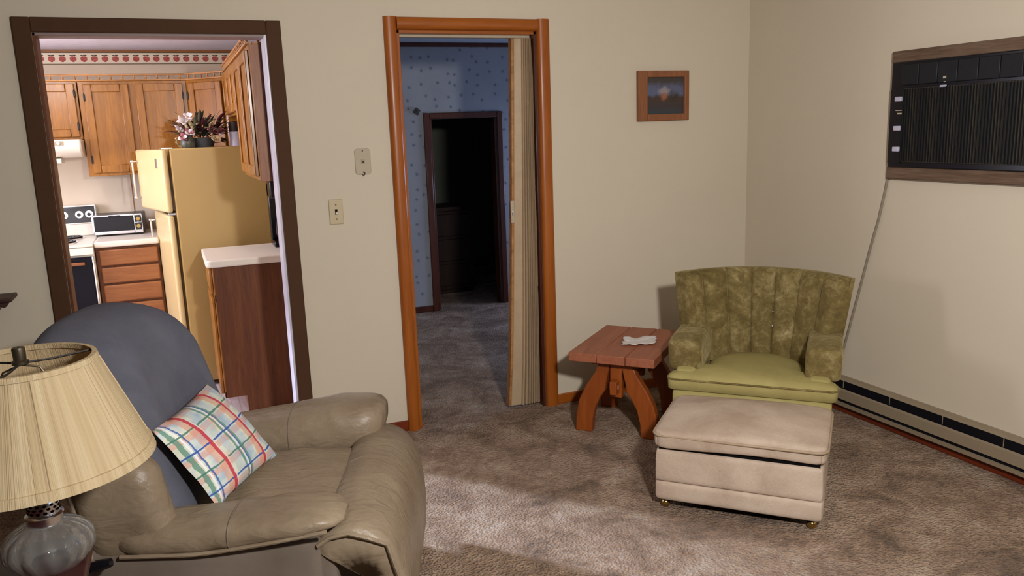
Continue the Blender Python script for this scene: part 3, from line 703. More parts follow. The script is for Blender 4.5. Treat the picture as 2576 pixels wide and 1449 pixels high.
for (x, y, r) in ((0.19, 0.14, 0.09), (0.57, 0.15, 0.075), (0.19, 0.40, 0.075), (0.575, 0.41, 0.09)):
    bn = make('burner', B().lathe([(r + 0.012, 0.9155), (r + 0.012, 0.919), (r, 0.917), (0.005, 0.9165)], 28, (x, y)), 'chrome', st)
    for q in range(3): 
        rr_ = r * (0.35 + 0.3 * q); make('coil', B().tube([(x + rr_ * math.cos(t), y + rr_ * math.sin(t), 0.924) for t in [2 * math.pi * i / 28 for i in range(29)]], 0.006, 6), 'appliance_black', bn)
make('control_strip', B().box(0.0, 0.755, -0.022, 0.0, 0.845, 0.893), 'appliance_white', st, 0.004)
od = make('oven_door', B().box(0.012, 0.742, -0.035, -0.002, 0.30, 0.835), 'oven_glass', st, 0.006)
make('door_trim', B().box(0.742, 0.752, -0.037, -0.002, 0.25, 0.835).box(0.004, 0.012, -0.037, -0.002, 0.25, 0.835).box(0.004, 0.752, -0.037, -0.002, 0.286, 0.298), 'chrome', od, 0.002)
make('door_handle', B().box(0.06, 0.70, -0.065, -0.045, 0.785, 0.805).box(0.07, 0.09, -0.05, -0.034, 0.787, 0.803).box(0.67, 0.69, -0.05, -0.034, 0.787, 0.803), 'oak_drawer', od, 0.004)
make('bottom_drawer', B().box(0.006, 0.75, -0.03, -0.002, 0.10, 0.28), 'appliance_white', st, 0.006)
make('kick_plate', B().box(0.02, 0.735, 0.03, 0.06, 0, 0.08), 'dark_panel', st)

# drawer base, worktop, toaster oven
ba = thing('drawer_cabinet', 'brown oak base cabinet with a stack of drawers between stove and refrigerator', 'cabinet', (-3.70, 1.90, 0))
make('body', B().box(0, 0.385, 0.0, 0.58, 0.09, 0.878), 'oak_end', ba, 0.003)
make('toe_kick', B().box(0, 0.385, 0.06, 0.1, 0, 0.09), 'oak_end', ba)
for z0, z1 in ((0.758, 0.862), (0.640, 0.745), (0.512, 0.628), (0.380, 0.498), (0.11, 0.368)):
    make('drawer', B().box(0.022, 0.372, -0.02, 0, z0, z1), 'oak_drawer', ba, 0.009, segs=3)
wt = make('worktop', B().box(-3.702, -3.312, 1.87, KFY1, 0.880, 0.920), 'white_laminate', bevel=0.012, segs=3)
tag(wt, 'cream laminate worktop under the toaster oven', 'worktop')
to = thing('toaster_oven', 'chrome and black toaster oven on the worktop', 'toaster oven', (-3.565, 2.19, 0.920), math.radians(-4))
hw, hh = 0.158, 0.145
make('body', B().box(-hw, hw, 0, 0.22, 0.012, hh), 'dark_panel', to, 0.006)
make('face_trim', B().box(-hw, hw, -0.008, 0.0, 0.012, 0.034).box(-hw, hw, -0.008, 0, hh - 0.012, hh).box(-hw, -hw + 0.014, -0.008, 0, 0.012, hh).box(hw - 0.055, hw - 0.047, -0.008, 0, 0.012, hh).box(hw - 0.006, hw, -0.008, 0, 0.012, hh).box(hw - 0.047, hw, -0.008, 0, 0.082, 0.087), 'chrome', to, 0.002)
gd = make('glass_door', B().box(-hw + 0.014, hw - 0.055, -0.010, 0.0, 0.034, hh - 0.012), 'appliance_black', to, 0.002)
make('handle', B().box(-0.05, 0.02, -0.03, -0.008, hh - 0.016, hh - 0.004), 'appliance_black', gd, 0.004)
for z in (0.06, 0.11): make('dial', B().tube([(hw - 0.026, 0, z), (hw - 0.026, -0.018, z)], 0.013, 16), 'brass', to)
for x in (-hw + 0.02, hw - 0.02): make('foot', B().box(x - 0.01, x + 0.01, 0.02, 0.2, 0, 0.014), 'appliance_black', to)

# refrigerator, freezer door slightly ajar
FA = math.radians(6)
rf = thing('refrigerator', 'harvest gold refrigerator with the freezer door slightly ajar', 'refrigerator', (-3.185, 1.365, 0), FA)
FW, FD, FH = 0.62, 0.60, 1.502   # local x = depth into the wall, local y = along the front (away)
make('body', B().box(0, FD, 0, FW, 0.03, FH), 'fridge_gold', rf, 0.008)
make('base_grille', B().box(-0.01, 0.02, 0.01, FW - 0.01, 0, 0.10), 'dark_panel', rf, 0.003)
for x, y in ((0.05, 0.05), (0.55, 0.05), (0.05, FW - 0.05), (0.55, FW - 0.05)): make('foot', B().tube([(x, y, 0), (x, y, 0.035)], 0.02, 10), 'appliance_black', rf)
make('gasket', B().box(-0.014, 0, 0.012, FW - 0.012, 0.12, FH - 0.38), 'gasket', rf, 0.002)
def fdoor(z0, z1, open_deg, hz0, hz1):
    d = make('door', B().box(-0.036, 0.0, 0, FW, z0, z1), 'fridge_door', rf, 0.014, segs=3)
    d.location = (-0.014, 0, 0); d.rotation_euler = (0, 0, math.radians(open_deg))
    h = make('handle', B().tube([(-0.036, FW - 0.04, hz0), (-0.070, FW - 0.035, hz0 + 0.004), (-0.070, FW - 0.035, hz1 - 0.004), (-0.036, FW - 0.04, hz1)], 0.006, 8).sph((-0.072, FW - 0.035, hz0), 0.011).sph((-0.072, FW - 0.035, hz1), 0.011), 'chrome', d)
    return d
fz = fdoor(1.118, FH - 0.002, 9, 1.19, 1.425)
make('badge', B().box(-0.0385, -0.035, 0.10, 0.15, 1.385, 1.445), 'chrome', fz, 0.001)
fdoor(0.105, 1.100, 2, 0.80, 1.035)
make('hinge', B().box(-0.045, 0.0, 0.004, 0.05, 1.103, 1.116), 'chrome', rf, 0.002)
make('hinge', B().box(-0.045, 0.02, 0.004, 0.045, FH, FH + 0.008), 'chrome', rf, 0.002)

# peninsula base along the right kitchen wall
pc = thing('base_cabinet', 'base cabinet with brown wood-grain end panel and toe notch beside the kitchen opening', 'cabinet', (-3.035, 0.72, 0))
poly = [(0.0, 0.10), (0.115, 0.10), (0.115, 0.0), (0.58, 0.0), (0.58, 0.855), (0.0, 0.855)]
make('end_panel', B().prism(poly, 1, 0, 0.012), 'oak_end', pc, 0.002)
make('body', B().prism([(0.004, 0.10), (0.118, 0.10), (0.118, 0.0), (0.58, 0.0), (0.58, 0.855), (0.004, 0.855)], 1, 0.012, 0.54), 'oak', pc, 0.002)
make('face_frame', B().box(-0.004, 0.004, 0.0, 0.54, 0.10, 0.14).box(-0.004, 0.004, 0.0, 0.05, 0.10, 0.855).box(-0.004, 0.004, 0.49, 0.54, 0.1, 0.855).box(-0.004, 0.004, 0, 0.54, 0.66, 0.70), 'oak', pc, 0.002)
make('door', B().box(-0.022, -0.004, 0.03, 0.51, 0.12, 0.66), 'oak', pc, 0.005)
make('drawer', B().box(-0.022, -0.004, 0.03, 0.51, 0.70, 0.83), 'oak', pc, 0.005)
rc = [(-3.07 + 0.035 - 0.035 * math.cos(t), 0.69 + 0.035 - 0.035 * math.sin(t)) for t in [math.pi / 2 * k / 6 for k in range(7)]]
poly = rc + [(-2.452, 0.69), (-2.452, 1.275), (-3.07, 1.275)]
pw = make('worktop', B().prism(poly, 2, 0.856, 0.897), 'white_laminate', bevel=0.010, segs=3)
tag(pw, 'white laminate worktop with a rounded corner on the base cabinet by the kitchen opening', 'worktop')
# coffee-maker shape added for the dark gap, and utensil crock on that worktop, half hidden by the jamb
co = thing('gap_stand_in', 'black stand-in shape for the dark gap beside the refrigerator', 'stand-in', (-2.575, 1.12, 0.897))
make('base', B().box(-0.085, 0.10, -0.10, 0.10, 0, 0.035), 'appliance_black', co, 0.008)
make('column', B().box(-0.085, 0.10, 0.03, 0.10, 0.035, 0.385), 'appliance_black', co, 0.008)
make('brew_head', B().box(-0.085, 0.10, -0.09, 0.10, 0.29, 0.40), 'appliance_black', co, 0.012)
make('carafe', B().lathe([(0.004, 0.04), (0.055, 0.042), (0.066, 0.09), (0.055, 0.15), (0.045, 0.165), (0.004, 0.166)], 20, (0.0, -0.03)), 'dark_panel', co)
cr = thing('utensil_crock', 'dark crock of kitchen utensils by the kitchen jamb', 'crock', (-2.60, 0.92, 0.897))
make('crock', B().lathe([(0.004, 0), (0.045, 0.0), (0.05, 0.06), (0.048, 0.14), (0.043, 0.14), (0.04, 0.02), (0.004, 0.02)], 22), 'appliance_black', cr)
for i, (dx, dy, hgt, mt) in enumerate(((0.01, 0.0, 0.34, 'appliance_white'), (-0.015, 0.01, 0.27, 'white_laminate'), (0.02, 0.015, 0.30, 'oak_rail'))):
    make('utensil', B().tube([(dx * 0.4, dy, 0.03), (dx, dy, 0.16), (dx * 2, dy, hgt - 0.06), (dx * 2, dy, hgt)], [0.005, 0.006, 0.014, 0.01], 8), mt, cr)

# flowers, small jar and canister on top of the refrigerator
FT = FH + 0.0005
random.seed(5)
fl = thing('flower_arrangement', 'artificial white and pink flower arrangement in a dark grey pot on the refrigerator', 'flowers', (-2.98, 1.62, FT))
make('pot', B().lathe([(0.004, 0), (0.062, 0.0), (0.070, 0.03), (0.072, 0.055), (0.066, 0.06), (0.06, 0.045), (0.004, 0.045)], 24), 'pot_grey', fl)
def leafmesh(L, W, n=6):
    b = B()
    for k in range(n + 1):
        t = k / n; wd = W * math.sin(math.pi * min(1, t * 0.95 + 0.03)) ** 0.8; z = 0.18 * L * math.sin(t * 2.2)
        b.v += [(-wd, t * L, z + wd * 0.25), (0, t * L, z), (wd, t * L, z + wd * 0.25)]
    for k in range(n):
        for j in range(2): a = k * 3 + j; b.f.append((a, a + 1, a + 4, a + 3))
    return b
def solid(o, th=0.0012):
    m = o.modifiers.new('solid', 'SOLIDIFY'); m.thickness = th; return o
protos = {}
def sprout(name, key, mesh_b, mat, parent, loc, rot, sc):
    if (key, mat) not in protos:
        o = solid(make(name, mesh_b, mat, parent)); protos[(key, mat)] = o
    else:
        o = protos[(key, mat)].copy(); COL.objects.link(o); o.parent = parent; o.name = name
    o.location = loc; o.rotation_euler = rot; o.scale = (sc,) * 3; return o
lm = leafmesh(0.10, 0.011)
for i in range(150):
    a = random.uniform(0, 6.283); el = random.uniform(-0.25, 1.25); r = random.uniform(0.0, 0.10)
    p = (r * math.cos(a) * 1.35 - 0.01, r * math.sin(a) * 0.8, 0.06 + random.uniform(0.0, 0.09) * (1 - r * 3))
    sprout('leaf', 'leaf', lm, random.choice(['leaf_green', 'leaf_dark', 'leaf_green', 'leaf_green', 'petal_wine', 'leaf_straw']), fl, p, (el, random.uniform(-0.4, 0.4), a - math.pi / 2), random.uniform(0.55, 1.25))
for i, (x, y, z) in enumerate(((-0.05, -0.02, 0.10), (0.03, 0.0, 0.12), (0.10, -0.02, 0.09), (-0.1, 0.0, 0.06), (0.13, 0.01, 0.03), (0.0, 0.03, 0.14))):
    make('stem', B().tube([(0, 0, 0.04), (x * 0.5, y * 0.5, z * 0.8), (x, y, z)], 0.0025, 6), 'leaf_dark', fl)
pm = leafmesh(0.042, 0.017, 5)
def flower(x, y, z, mats, n=6, sc=1.0, tiltv=(0.3, -0.3)):
    fo = make('flower', B().sph((0, 0, 0), 0.009, 8, 6), 'leaf_straw', fl); fo.location = (x, y, z); fo.rotation_euler = (tiltv[0], tiltv[1], 0)
    for k in range(n):
        sprout('petal', 'petal', pm, mats[k % len(mats)], fo, (0, 0, 0), (random.uniform(0.15, 0.7), 0, 2 * math.pi * k / n + random.uniform(-.2, .2)), sc * random.uniform(0.85, 1.15))
for args in ((-0.10, -0.07, 0.150, ['petal_white'], 6, 1.15), (-0.135, -0.05, 0.105, ['petal_white'], 5, 0.9), (-0.075, -0.07, 0.185, ['petal_white'], 5, 0.9), (-0.075, -0.09, 0.085, ['petal_white', 'petal_pink'], 6, 0.9),
             (-0.115, -0.08, 0.062, ['petal_pink', 'petal_wine', 'petal_white'], 7, 0.9), (0.055, -0.06, 0.105, ['petal_pink', 'petal_wine'], 6, 0.85), (0.10, -0.05, 0.085, ['petal_pink', 'petal_white'], 5, 0.9), (0.075, -0.07, 0.045, ['leaf_straw'], 5, 0.7), (0.125, -0.04, 0.03, ['petal_wine', 'leaf_green'], 6, 0.7)):
    x, y, z, mts, n, sc = args; flower(x, y, z, mts, n, sc, (random.uniform(0.5, 1.2), random.uniform(-0.5, 0.5)))
jr = thing('striped_jar', 'small striped ceramic jar left of the grey flower pot', 'jar', (-3.072, 1.56, FT))
make('body', B().lathe([(0.004, 0), (0.038, 0.0), (0.045, 0.02), (0.043, 0.05), (0.034, 0.066), (0.004, 0.068)], 20), 'pot_stripe', jr)
make('lid', B().lathe([(0.03, 0.066), (0.028, 0.074), (0.004, 0.078)], 20), 'pot_grey', jr)
sg = thing('dried_sprig', 'little straw-coloured dried sprig at the jar on the refrigerator', 'sprig', (-3.13, 1.56, FT))
make('stem', B().tube([(0.02, 0, 0.004), (0.0, 0, 0.02), (-0.01, 0, 0.05)], 0.002, 6), 'leaf_straw', sg)
for k in range(7): sprout('leaf', 'petal', pm, 'leaf_straw', sg, (0.01 - 0.004 * k, -0.004, 0.006 + 0.008 * k), (0.4, 0, 0.9 * k), 0.55)
cn = thing('canister', 'pale lilac canister on the refrigerator under the cabinet', 'canister', (-2.772, 1.60, FT))
make('body', B().lathe([(0.004, 0), (0.045, 0), (0.046, 0.09), (0.004, 0.092)], 24), 'canister_white', cn)
make('lid', B().lathe([(0.047, 0.09), (0.047, 0.15), (0.004, 0.155)], 24), 'dark_dresser', cn)
# ------------------------------------------------------------------ recliner
RA = math.radians(-20); RO = (-3.0838, -1.3092, 0)
rc = thing('recliner', 'taupe leather recliner with pillow arms beside the lamp table', 'recliner', RO, RA)
make('base', B().soft((0.36, 0.40, 0.15), 0.03, (8, 8, 6), (-0.06, 0, 0.20)), 'leather_side', rc)
for s in (-1, 1):
    make('side_panel', B().soft((0.40, 0.025, 0.205), 0.02, (14, 6, 10), (-0.06, s * 0.415, 0.245), lambda p: (p.x, p.y + s * 0.012 * math.cos((p.x + 0.06) * 4), p.z)), 'leather_side', rc)
for s in (-1, 1):
    lab(make('front_post', B().soft((0.045, 0.03, 0.2), 0.02, (6, 6, 8), (0.335, s * 0.395, 0.235)), 'leather_side', rc), 'front edge of the recliner side')
def seat_w(p):
    x, y, z = p
    if z > 0.40:
        z += 0.022 * (1 - (y / 0.28) ** 2) + 0.006 * math.sin(x * 34 + y * 9) * max(0, 1 - abs(x - 0.05) * 3)
        z -= 0.012 * math.exp(-((x - 0.36) / 0.05) ** 2)
    return (x, y, z)
make('seat', B().soft((0.30, 0.275, 0.09), 0.06, (26, 22, 8), (0.08, 0, 0.355), seat_w), 'leather', rc)

def super_ring(cy, cz, hy, hz, x, n=28, e=2.5):
    out = []
    for k in range(n):
        t = 2 * math.pi * k / n; c, s_ = math.cos(t), math.sin(t)
        out.append((x, cy + hy * math.copysign(abs(c) ** (2 / e), c), cz + hz * math.copysign(abs(s_) ** (2 / e), s_)))
    return out
def arm(s):
    near = s < 0
    secs = []; x0, x1 = (-0.24, 0.41) if near else (-0.24, 0.445); N = 34
    CY, WD = (0.375, 0.092) if near else (0.385, 0.118)
    def top_at(t): return (0.505 + 0.028 * min(1, t * 1.35) ** 1.2) if near else (0.515 + 0.068 * min(1, t * 1.35) ** 1.2)
    def bot_at(t): return (0.418 + 0.062 * (max(0, t - 0.35) / 0.65) ** 1.3) if near else (0.385 - 0.01 * t)
    for i in range(N + 1):
        t = i / N; x = x0 + (x1 - x0) * t
        e0 = min(1, (x - x0) / 0.10); e1 = min(1, (x1 - x) / 0.13)
        k = math.sqrt(max(0.0, 1 - (1 - e0) ** 2)) * math.sqrt(max(0.0, 1 - (1 - e1) ** 2.2)); k = max(k, 0.03)
        top = top_at(t); bot = bot_at(t)
        hz = (top - bot) / 2 * (0.30 + 0.70 * k); hy = (WD + 0.02 * t) * (0.35 + 0.65 * k)
        cz = top - hz - (1 - k) * 0.03
        ring = super_ring(s * (CY + 0.010 * t), cz, hy, hz, x)
        # soft folds across the pad
        ring = [(px, py + 0.0015 * math.sin(px * 60 + pz * 25) * (0.5 + 0.5 * math.sin(px * 9)), pz + 0.0015 * math.sin(px * 47 + py * 30) * math.exp(-((px - 0.22) / 0.25) ** 2)) for px, py, pz in ring]
        secs.append(ring)
    a = make('armrest', B().loft(secs), 'leather', rc)
    # stitched seam across the pad and piping along the lower outside edge
    x = 0.10; t = (x - x0) / (x1 - x0); top = top_at(t); bot = bot_at(t)
    hz = (top - bot) / 2; hy = WD + 0.02 * t
    ring = super_ring(s * (CY + 0.010 * t), top - hz, hy + 0.001, hz + 0.001, x)
    make('seam', B().tube(ring + [ring[0]], 0.0022, 5), 'leather_side', a)
    pts = []
    for i in range(18):
        t = 0.06 + 0.88 * i / 17; x = x0 + (x1 - x0) * t; hyy = WD + 0.02 * t; pts.append((x, s * (CY + 0.010 * t + hyy * 0.93), bot_at(t) + 0.016))
    make('piping', B().tube(pts, 0.006, 7), 'leather', a)
    return a
arm(-1); arm(1)
# footrest: a padded apron rolled over the front, open at its ends
def foot_prof(y):
    pts = [(0.315, 0.405), (0.33, 0.448), (0.365, 0.470), (0.42, 0.482), (0.48, 0.470), (0.53, 0.435), (0.563, 0.37), (0.578, 0.28), (0.582, 0.18), (0.578, 0.10), (0.565, 0.05)]
    e = 1.0
    d0, d1 = (y + 0.44) / 0.06, (0.43 - y) / 0.13
    k = math.sqrt(max(0, 1 - (1 - min(1, d0)) ** 2)) * 0.35 + 0.65; k1 = math.sqrt(max(0, 1 - (1 - min(1, d1)) ** 2)) * 0.75 + 0.25
    k = min(k, k1)
    out = []
    cx, cz = 0.40, 0.22
    near = max(0, 1 - (y + 0.44) / 0.10)
    for i, (x, z) in enumerate(pts):
        g = 0.006 * near * math.sin(i * 2.6 + 1.0)
        out.append((cx + (x - cx) * (0.80 + 0.20 * k) + g, cz + (z - cz) * (0.86 + 0.14 * k) + g * 0.7 - 0.012 * near))
    return out
secs = []
for i in range(41):
    y = -0.44 + 0.87 * i / 40; o = foot_prof(y); n_ = len(o)
    inner = []
    for j, (x, z) in enumerate(o):
        a_ = Vector(o[min(j + 1, n_ - 1)]) - Vector(o[max(j - 1, 0)]); nr = Vector((a_.y, -a_.x)).normalized(); th = 0.036
        inner.append((x + nr.x * th, z + nr.y * th))
    secs.append([(x, y, z) for x, z in o] + [(x, y, z) for x, z in reversed(inner)])
fp = make('footrest', B().loft(secs), 'leather', rc, sub=1, ang=75)
pr = foot_prof(-0.44)
make('piping', B().tube([(x, -0.442 + 0.004 * math.sin(i * 2.1), z) for i, (x, z) in enumerate(pr[1:8])], 0.007, 7), 'leather', fp)
make('front_board', B().box(0.33, 0.36, -0.38, 0.38, 0.05, 0.30), 'leather_side', rc, 0.005)
# backrest
def back_w(h):
    def f(p):
        x, y, z = p
        dz = z - 0.45
        drop = 0.155 * max(0, (abs(y) / h)) ** 3.2 * max(0, min(1, (z - 0.6) / 0.35))
        return (x - 0.24 * dz + 0.05 * (y / h) ** 2 * (1 if x > -0.24 else 0.3), y * (1 - 0.10 * max(0, dz)), z - drop)
    return f
make('backrest', B().soft((0.150, 0.335, 0.345), 0.13, (14, 18, 18), (-0.25, 0, 0.685), back_w(0.335)), 'leather', rc)
for s in (-1,):
    h = 0.155
    bo = make('side_bolster', B().soft((0.125, 0.062, h), 0.06, (12, 8, 14), (-0.18, s * 0.375, 0.39 + h), lambda p: (p.x - 0.20 * (p.z - 0.45), p.y + s * 0.02 * math.sin((p.z - 0.3) * 6), p.z)), 'leather', rc)
    pts = [(-0.29 - 0.20 * (z - 0.45), s * (0.43 + 0.02 * math.sin((z - 0.3) * 6)), z) for z in [0.42 + (2 * h - 0.08) * k / 8 for k in range(9)]]
    make('piping', B().tube(pts, 0.006, 7), 'leather', bo)
make('lever', B().tube([(-0.30, -0.47, 0.40), (-0.30, -0.50, 0.41), (-0.24, -0.515, 0.44), (-0.20, -0.515, 0.45)], [0.014, 0.014, 0.017, 0.012], 8), 'appliance_black', rc)
for x in (-0.34, 0.25):
    for y in (-0.34, 0.34): make('foot', B().box(x - 0.03, x + 0.03, y - 0.03, y + 0.03, 0, 0.06), 'appliance_black', rc, 0.004)

cv = B().soft((0.162, 0.350, 0.350), 0.14, (22, 28, 30), (-0.25, 0, 0.690), back_w(0.350))
keep = [f for f in cv.f if not all(cv.v[i][2] < (0.50 if cv.v[i][0] < -0.10 else 0.44) for i in f)]
cv.f = keep
used = sorted({i for f in keep for i in f}); mp = {o_: n_ for n_, o_ in enumerate(used)}
cv.v = [cv.v[i] for i in used]; cv.f = [tuple(mp[i] for i in f) for f in keep]
cv.v = [(x + 0.006 * noise.noise(Vector((x * 7, y * 7, z * 5))), y, z + 0.004 * noise.noise(Vector((x * 5, y * 9, z * 6)))) for x, y, z in cv.v]
o = make('chair_cover', cv, 'grey_cover'); o.location = RO; o.rotation_euler = (0, 0, RA); solid(o, 0.005)
tag(o, 'dark grey cloth cover draped over the back of the taupe recliner', 'chair cover')

# plaid pillow
def pillow():
    BN, BF, TN, TF = Vector((0.015, -0.285, 0.482)), Vector((0.100, 0.100, 0.482)), Vector((-0.125, -0.335, 0.748)), Vector((-0.130, 0.165, 0.728))
    N = 28; b = B(); uv = []
    nrm = (BF - BN).cross(TN - BN).normalized()
    if nrm.x < 0: nrm = -nrm
    idx = {}
    for side in (1, -1):
        for i in range(N + 1):
            for j in range(N + 1):
                u, t = i / N, j / N
                edge = i in (0, N) or j in (0, N)
                if edge and side == -1: idx[(side, i, j)] = idx[(1, i, j)]; continue
                uu, tt = 2 * u - 1, 2 * t - 1
                # slightly concave sides
                u2 = 0.5 + uu / 2 * (1 - 0.045 * (1 - tt * tt)); t2 = 0.5 + tt / 2 * (1 - 0.045 * (1 - uu * uu))
                p = (BN * (1 - u2) + BF * u2) * (1 - t2) + (TN * (1 - u2) + TF * u2) * t2
                hgt = ((1 - abs(uu) ** 3) * (1 - abs(tt) ** 3)) ** 0.62
                p = p + nrm * (side * (0.062 if side > 0 else 0.030) * hgt) + nrm * (0.004 * noise.noise(p * 14))
                idx[(side, i, j)] = len(b.v); b.v.append(tuple(p)); uv.append((u, 1 - t))
        for i in range(N):
            for j in range(N): b.f.append(tuple(idx[(side, a_, c_)] for a_, c_ in ((i, j), (i + 1, j), (i + 1, j + 1), (i, j + 1))))
    o = make('pillow', b, 'plaid', uv=uv, ang=80); o.location = Vector(RO); o.rotation_euler = (0, 0, RA)
    tag(o, 'square plaid pillow in red, blue and green pastels on the recliner', 'pillow')
pillow()

# ------------------------------------------------------------------ end table and lamp
TZ = 0.606
et = thing('end_table', 'dark reddish wooden end table under the glass lamp', 'end table', (-3.73, -2.16, 0))
make('top', B().box(-0.27, 0.27, -0.32, 0.29, TZ - 0.025, TZ), 'end_table_wood', et, 0.006)
make('apron', B().box(-0.24, 0.24, -0.29, 0.26, TZ - 0.11, TZ - 0.025), 'end_table_wood', et, 0.004)
for x in (-0.225, 0.225):
    for y in (-0.275, 0.245): make('leg', B().loft([[(x + sx * w_, y + sy * w_, z) for sx, sy in ((-1, -1), (1, -1), (1, 1), (-1, 1))] for z, w_ in ((0, 0.014), (TZ - 0.11, 0.022))]), 'end_table_wood', et, 0.003)
make('lower_shelf', B().box(-0.23, 0.23, -0.28, 0.25, 0.16, 0.18), 'end_table_wood', et, 0.004)

LP = (-3.535, -2.0, TZ)
lp = thing('table_lamp', 'clear glass table lamp with a pleated cream shade', 'lamp', LP)
secs = []
prof = [(0.052, 0.0), (0.062, 0.004), (0.080, 0.022), (0.093, 0.045), (0.095, 0.060), (0.087, 0.080), (0.066, 0.098), (0.045, 0.108), (0.034, 0.112)]
for r, z in prof:
    secs.append([(r * (1 + 0.035 * math.cos(14 * a_ + z * 28) * min(1, z * 40)) * math.cos(a_), r * (1 + 0.035 * math.cos(14 * a_ + z * 28) * min(1, z * 40)) * math.sin(a_), z) for a_ in [2 * math.pi * k / 112 for k in range(112)]])
inn = [[(x * 0.90, y * 0.90, 0.006 + z * 0.93) for x, y, z in s_] for s_ in reversed(secs)]
make('glass_font', B().loft(secs + inn + [secs[0]], cap=False), 'glass', lp, ang=60)
make('collar', B().lathe([(0.030, 0.108), (0.037, 0.110), (0.037, 0.128), (0.040, 0.130), (0.036, 0.133), (0.030, 0.134), (0.004, 0.134)], 32), 'chrome', lp)
bu = make('burner', B().lathe([(0.031, 0.133), (0.033, 0.136), (0.033, 0.162), (0.028, 0.172), (0.012, 0.178), (0.004, 0.178)], 32), 'chrome', lp)
hb = B()
for rw in range(3):
    for k in range(14):
        a_ = 2 * math.pi * (k + 0.5 * (rw % 2)) / 14; z = 0.141 + rw * 0.0085
        c_, s_ = math.cos(a_), math.sin(a_); p = Vector((0.0325 * c_, 0.0325 * s_, z)); tn = Vector((-s_, c_, 0)); nn = Vector((c_, s_, 0)); up = Vector((0, 0, 1))
        hb.loft([[p + tn * (0.0045 * math.cos(q)) + up * (0.003 * math.sin(q)) + nn * d_ for q in [math.pi * m_ / 4 for m_ in range(8)]] for d_ in (-0.001, 0.0012)])
make('perforations', hb, 'hole_black', bu)
make('stem', B().tube([(0, 0, 0.176), (0, 0, 0.27)], 0.008, 12), 'aged_brass', lp)
make('socket', B().lathe([(0.010, 0.26), (0.018, 0.27), (0.018, 0.32), (0.004, 0.322)], 20), 'aged_brass', lp)
make('bulb', B().lathe([(0.013, 0.32), (0.016, 0.335), (0.030, 0.375), (0.030, 0.40), (0.018, 0.42), (0.002, 0.425)], 20), 'appliance_white', lp)
make('harp', B().tube([(0.018, 0, 0.30), (0.05, 0, 0.34), (0.06, 0, 0.42), (0.035, 0, 0.470), (0, 0, 0.479), (-0.035, 0, 0.466), (-0.06, 0, 0.42), (-0.05, 0, 0.34), (-0.018, 0, 0.30)], 0.0025, 6), 'aged_brass', lp)
SB, ST, RB, RT = 0.250, 0.487, 0.243, 0.146
def rad(t): return RB + (RT - RB) * t
n = 96
secs = []
for r_off, zs in ((0.0, [k / 10 for k in range(11)]), (-0.003, [1 - k / 10 for k in range(11)])):
    for t in zs:
        secs.append([((rad(t) + r_off + 0.0010 * math.cos(24 * a_)) * math.cos(a_), (rad(t) + r_off + 0.0010 * math.cos(24 * a_)) * math.sin(a_), SB + (ST - SB) * t) for a_ in [2 * math.pi * k / n for k in range(n)]])
sh = make('shade', B().loft(secs + [secs[0]], cap=False), 'shade', lp, ang=60)
def band(z0, z1, r0, r1): return B().lathe([(r0, z0), (r0 + 0.004, z0 + 0.001), (r1 + 0.004, z1), (r1, z1), (r1 - 0.006, z1), (r0 - 0.006, z0), (r0, z0)], 72)
make('trim_band', band(SB - 0.002, SB + 0.019, rad(0) , rad(0.065)), 'shade', sh)
make('trim_band', band(ST - 0.010, ST + 0.002, rad(0.965), rad(1.0)), 'shade', sh)
for k in range(8):
    a_ = 2 * math.pi * k / 8 + 0.25
    make('rib', B().tube([((rad(t) + 0.001) * math.cos(a_), (rad(t) + 0.001) * math.sin(a_), SB + (ST - SB) * t) for t in (0, 0.5, 1)], 0.0022, 6), 'shade', sh)
sp = make('spider', B().tube([(0.012 * math.cos(q), 0.012 * math.sin(q), 0.484) for q in [math.pi * m_ / 8 for m_ in range(17)]], 0.003, 6), 'aged_brass', lp)
for k in range(3):
    a_ = 2 * math.pi * k / 3 + 0.35
    make('spider_arm', B().tube([(0.012 * math.cos(a_), 0.012 * math.sin(a_), 0.482), (0.06 * math.cos(a_), 0.06 * math.sin(a_), 0.480), (0.143 * math.cos(a_), 0.143 * math.sin(a_), 0.483)], 0.0026, 6), 'dark_iron', sp)
make('finial', B().lathe([(0.004, 0.480), (0.017, 0.481), (0.017, 0.488), (0.0125, 0.490), (0.0135, 0.514), (0.012, 0.518), (0.003, 0.519)], 20), 'aged_brass', lp)

# ------------------------------------------------------------------ trestle side table with a paper napkin
STA = math.radians(-48)
tb = thing('side_table', 'reddish brown trestle side table with a three-plank top', 'side table', (-1.08, -0.427, 0), STA)
TT, TH = 0.440, 0.045
for k in range(3):
    x0 = -0.222 + k * 0.148
    make('plank', B().box(x0 + 0.0015, x0 + 0.1465, -0.298, 0.298, TT - TH, TT), 'redwood', tb, 0.004)
leg = [(-0.092, 0.372), (-0.108, 0.325), (-0.158, 0.25), (-0.197, 0.17), (-0.214, 0.09), (-0.220, 0.0), (-0.130, 0.0), (-0.126, 0.07), (-0.110, 0.14), (-0.080, 0.20), (-0.055, 0.235), (-0.050, 0.28), (-0.038, 0.33), (-0.030, 0.372)]
for yc in (-0.195, 0.195):
    for s in (1, -1):
        make('leg', B().prism([(x * s, z) for x, z in leg], 1, yc - 0.024, yc + 0.024), 'redwood_leg', tb, 0.005)
    make('cleat', B().box(-0.125, 0.125, yc - 0.03, yc + 0.03, 0.368, TT - TH), 'redwood_leg', tb, 0.004)
    make('centre_block', B().box(-0.030, 0.030, yc - 0.018, yc + 0.018, 0.20, 0.37), 'redwood_leg', tb, 0.003)
make('stretcher', B().box(-0.018, 0.018, -0.26, 0.26, 0.225, 0.295), 'redwood_leg', tb, 0.004)
for yc in (-0.235, 0.235): make('wedge', B().box(-0.026, 0.026, yc - 0.009, yc + 0.009, 0.252, 0.272), 'redwood', tb, 0.002)
b = B(); N = 12
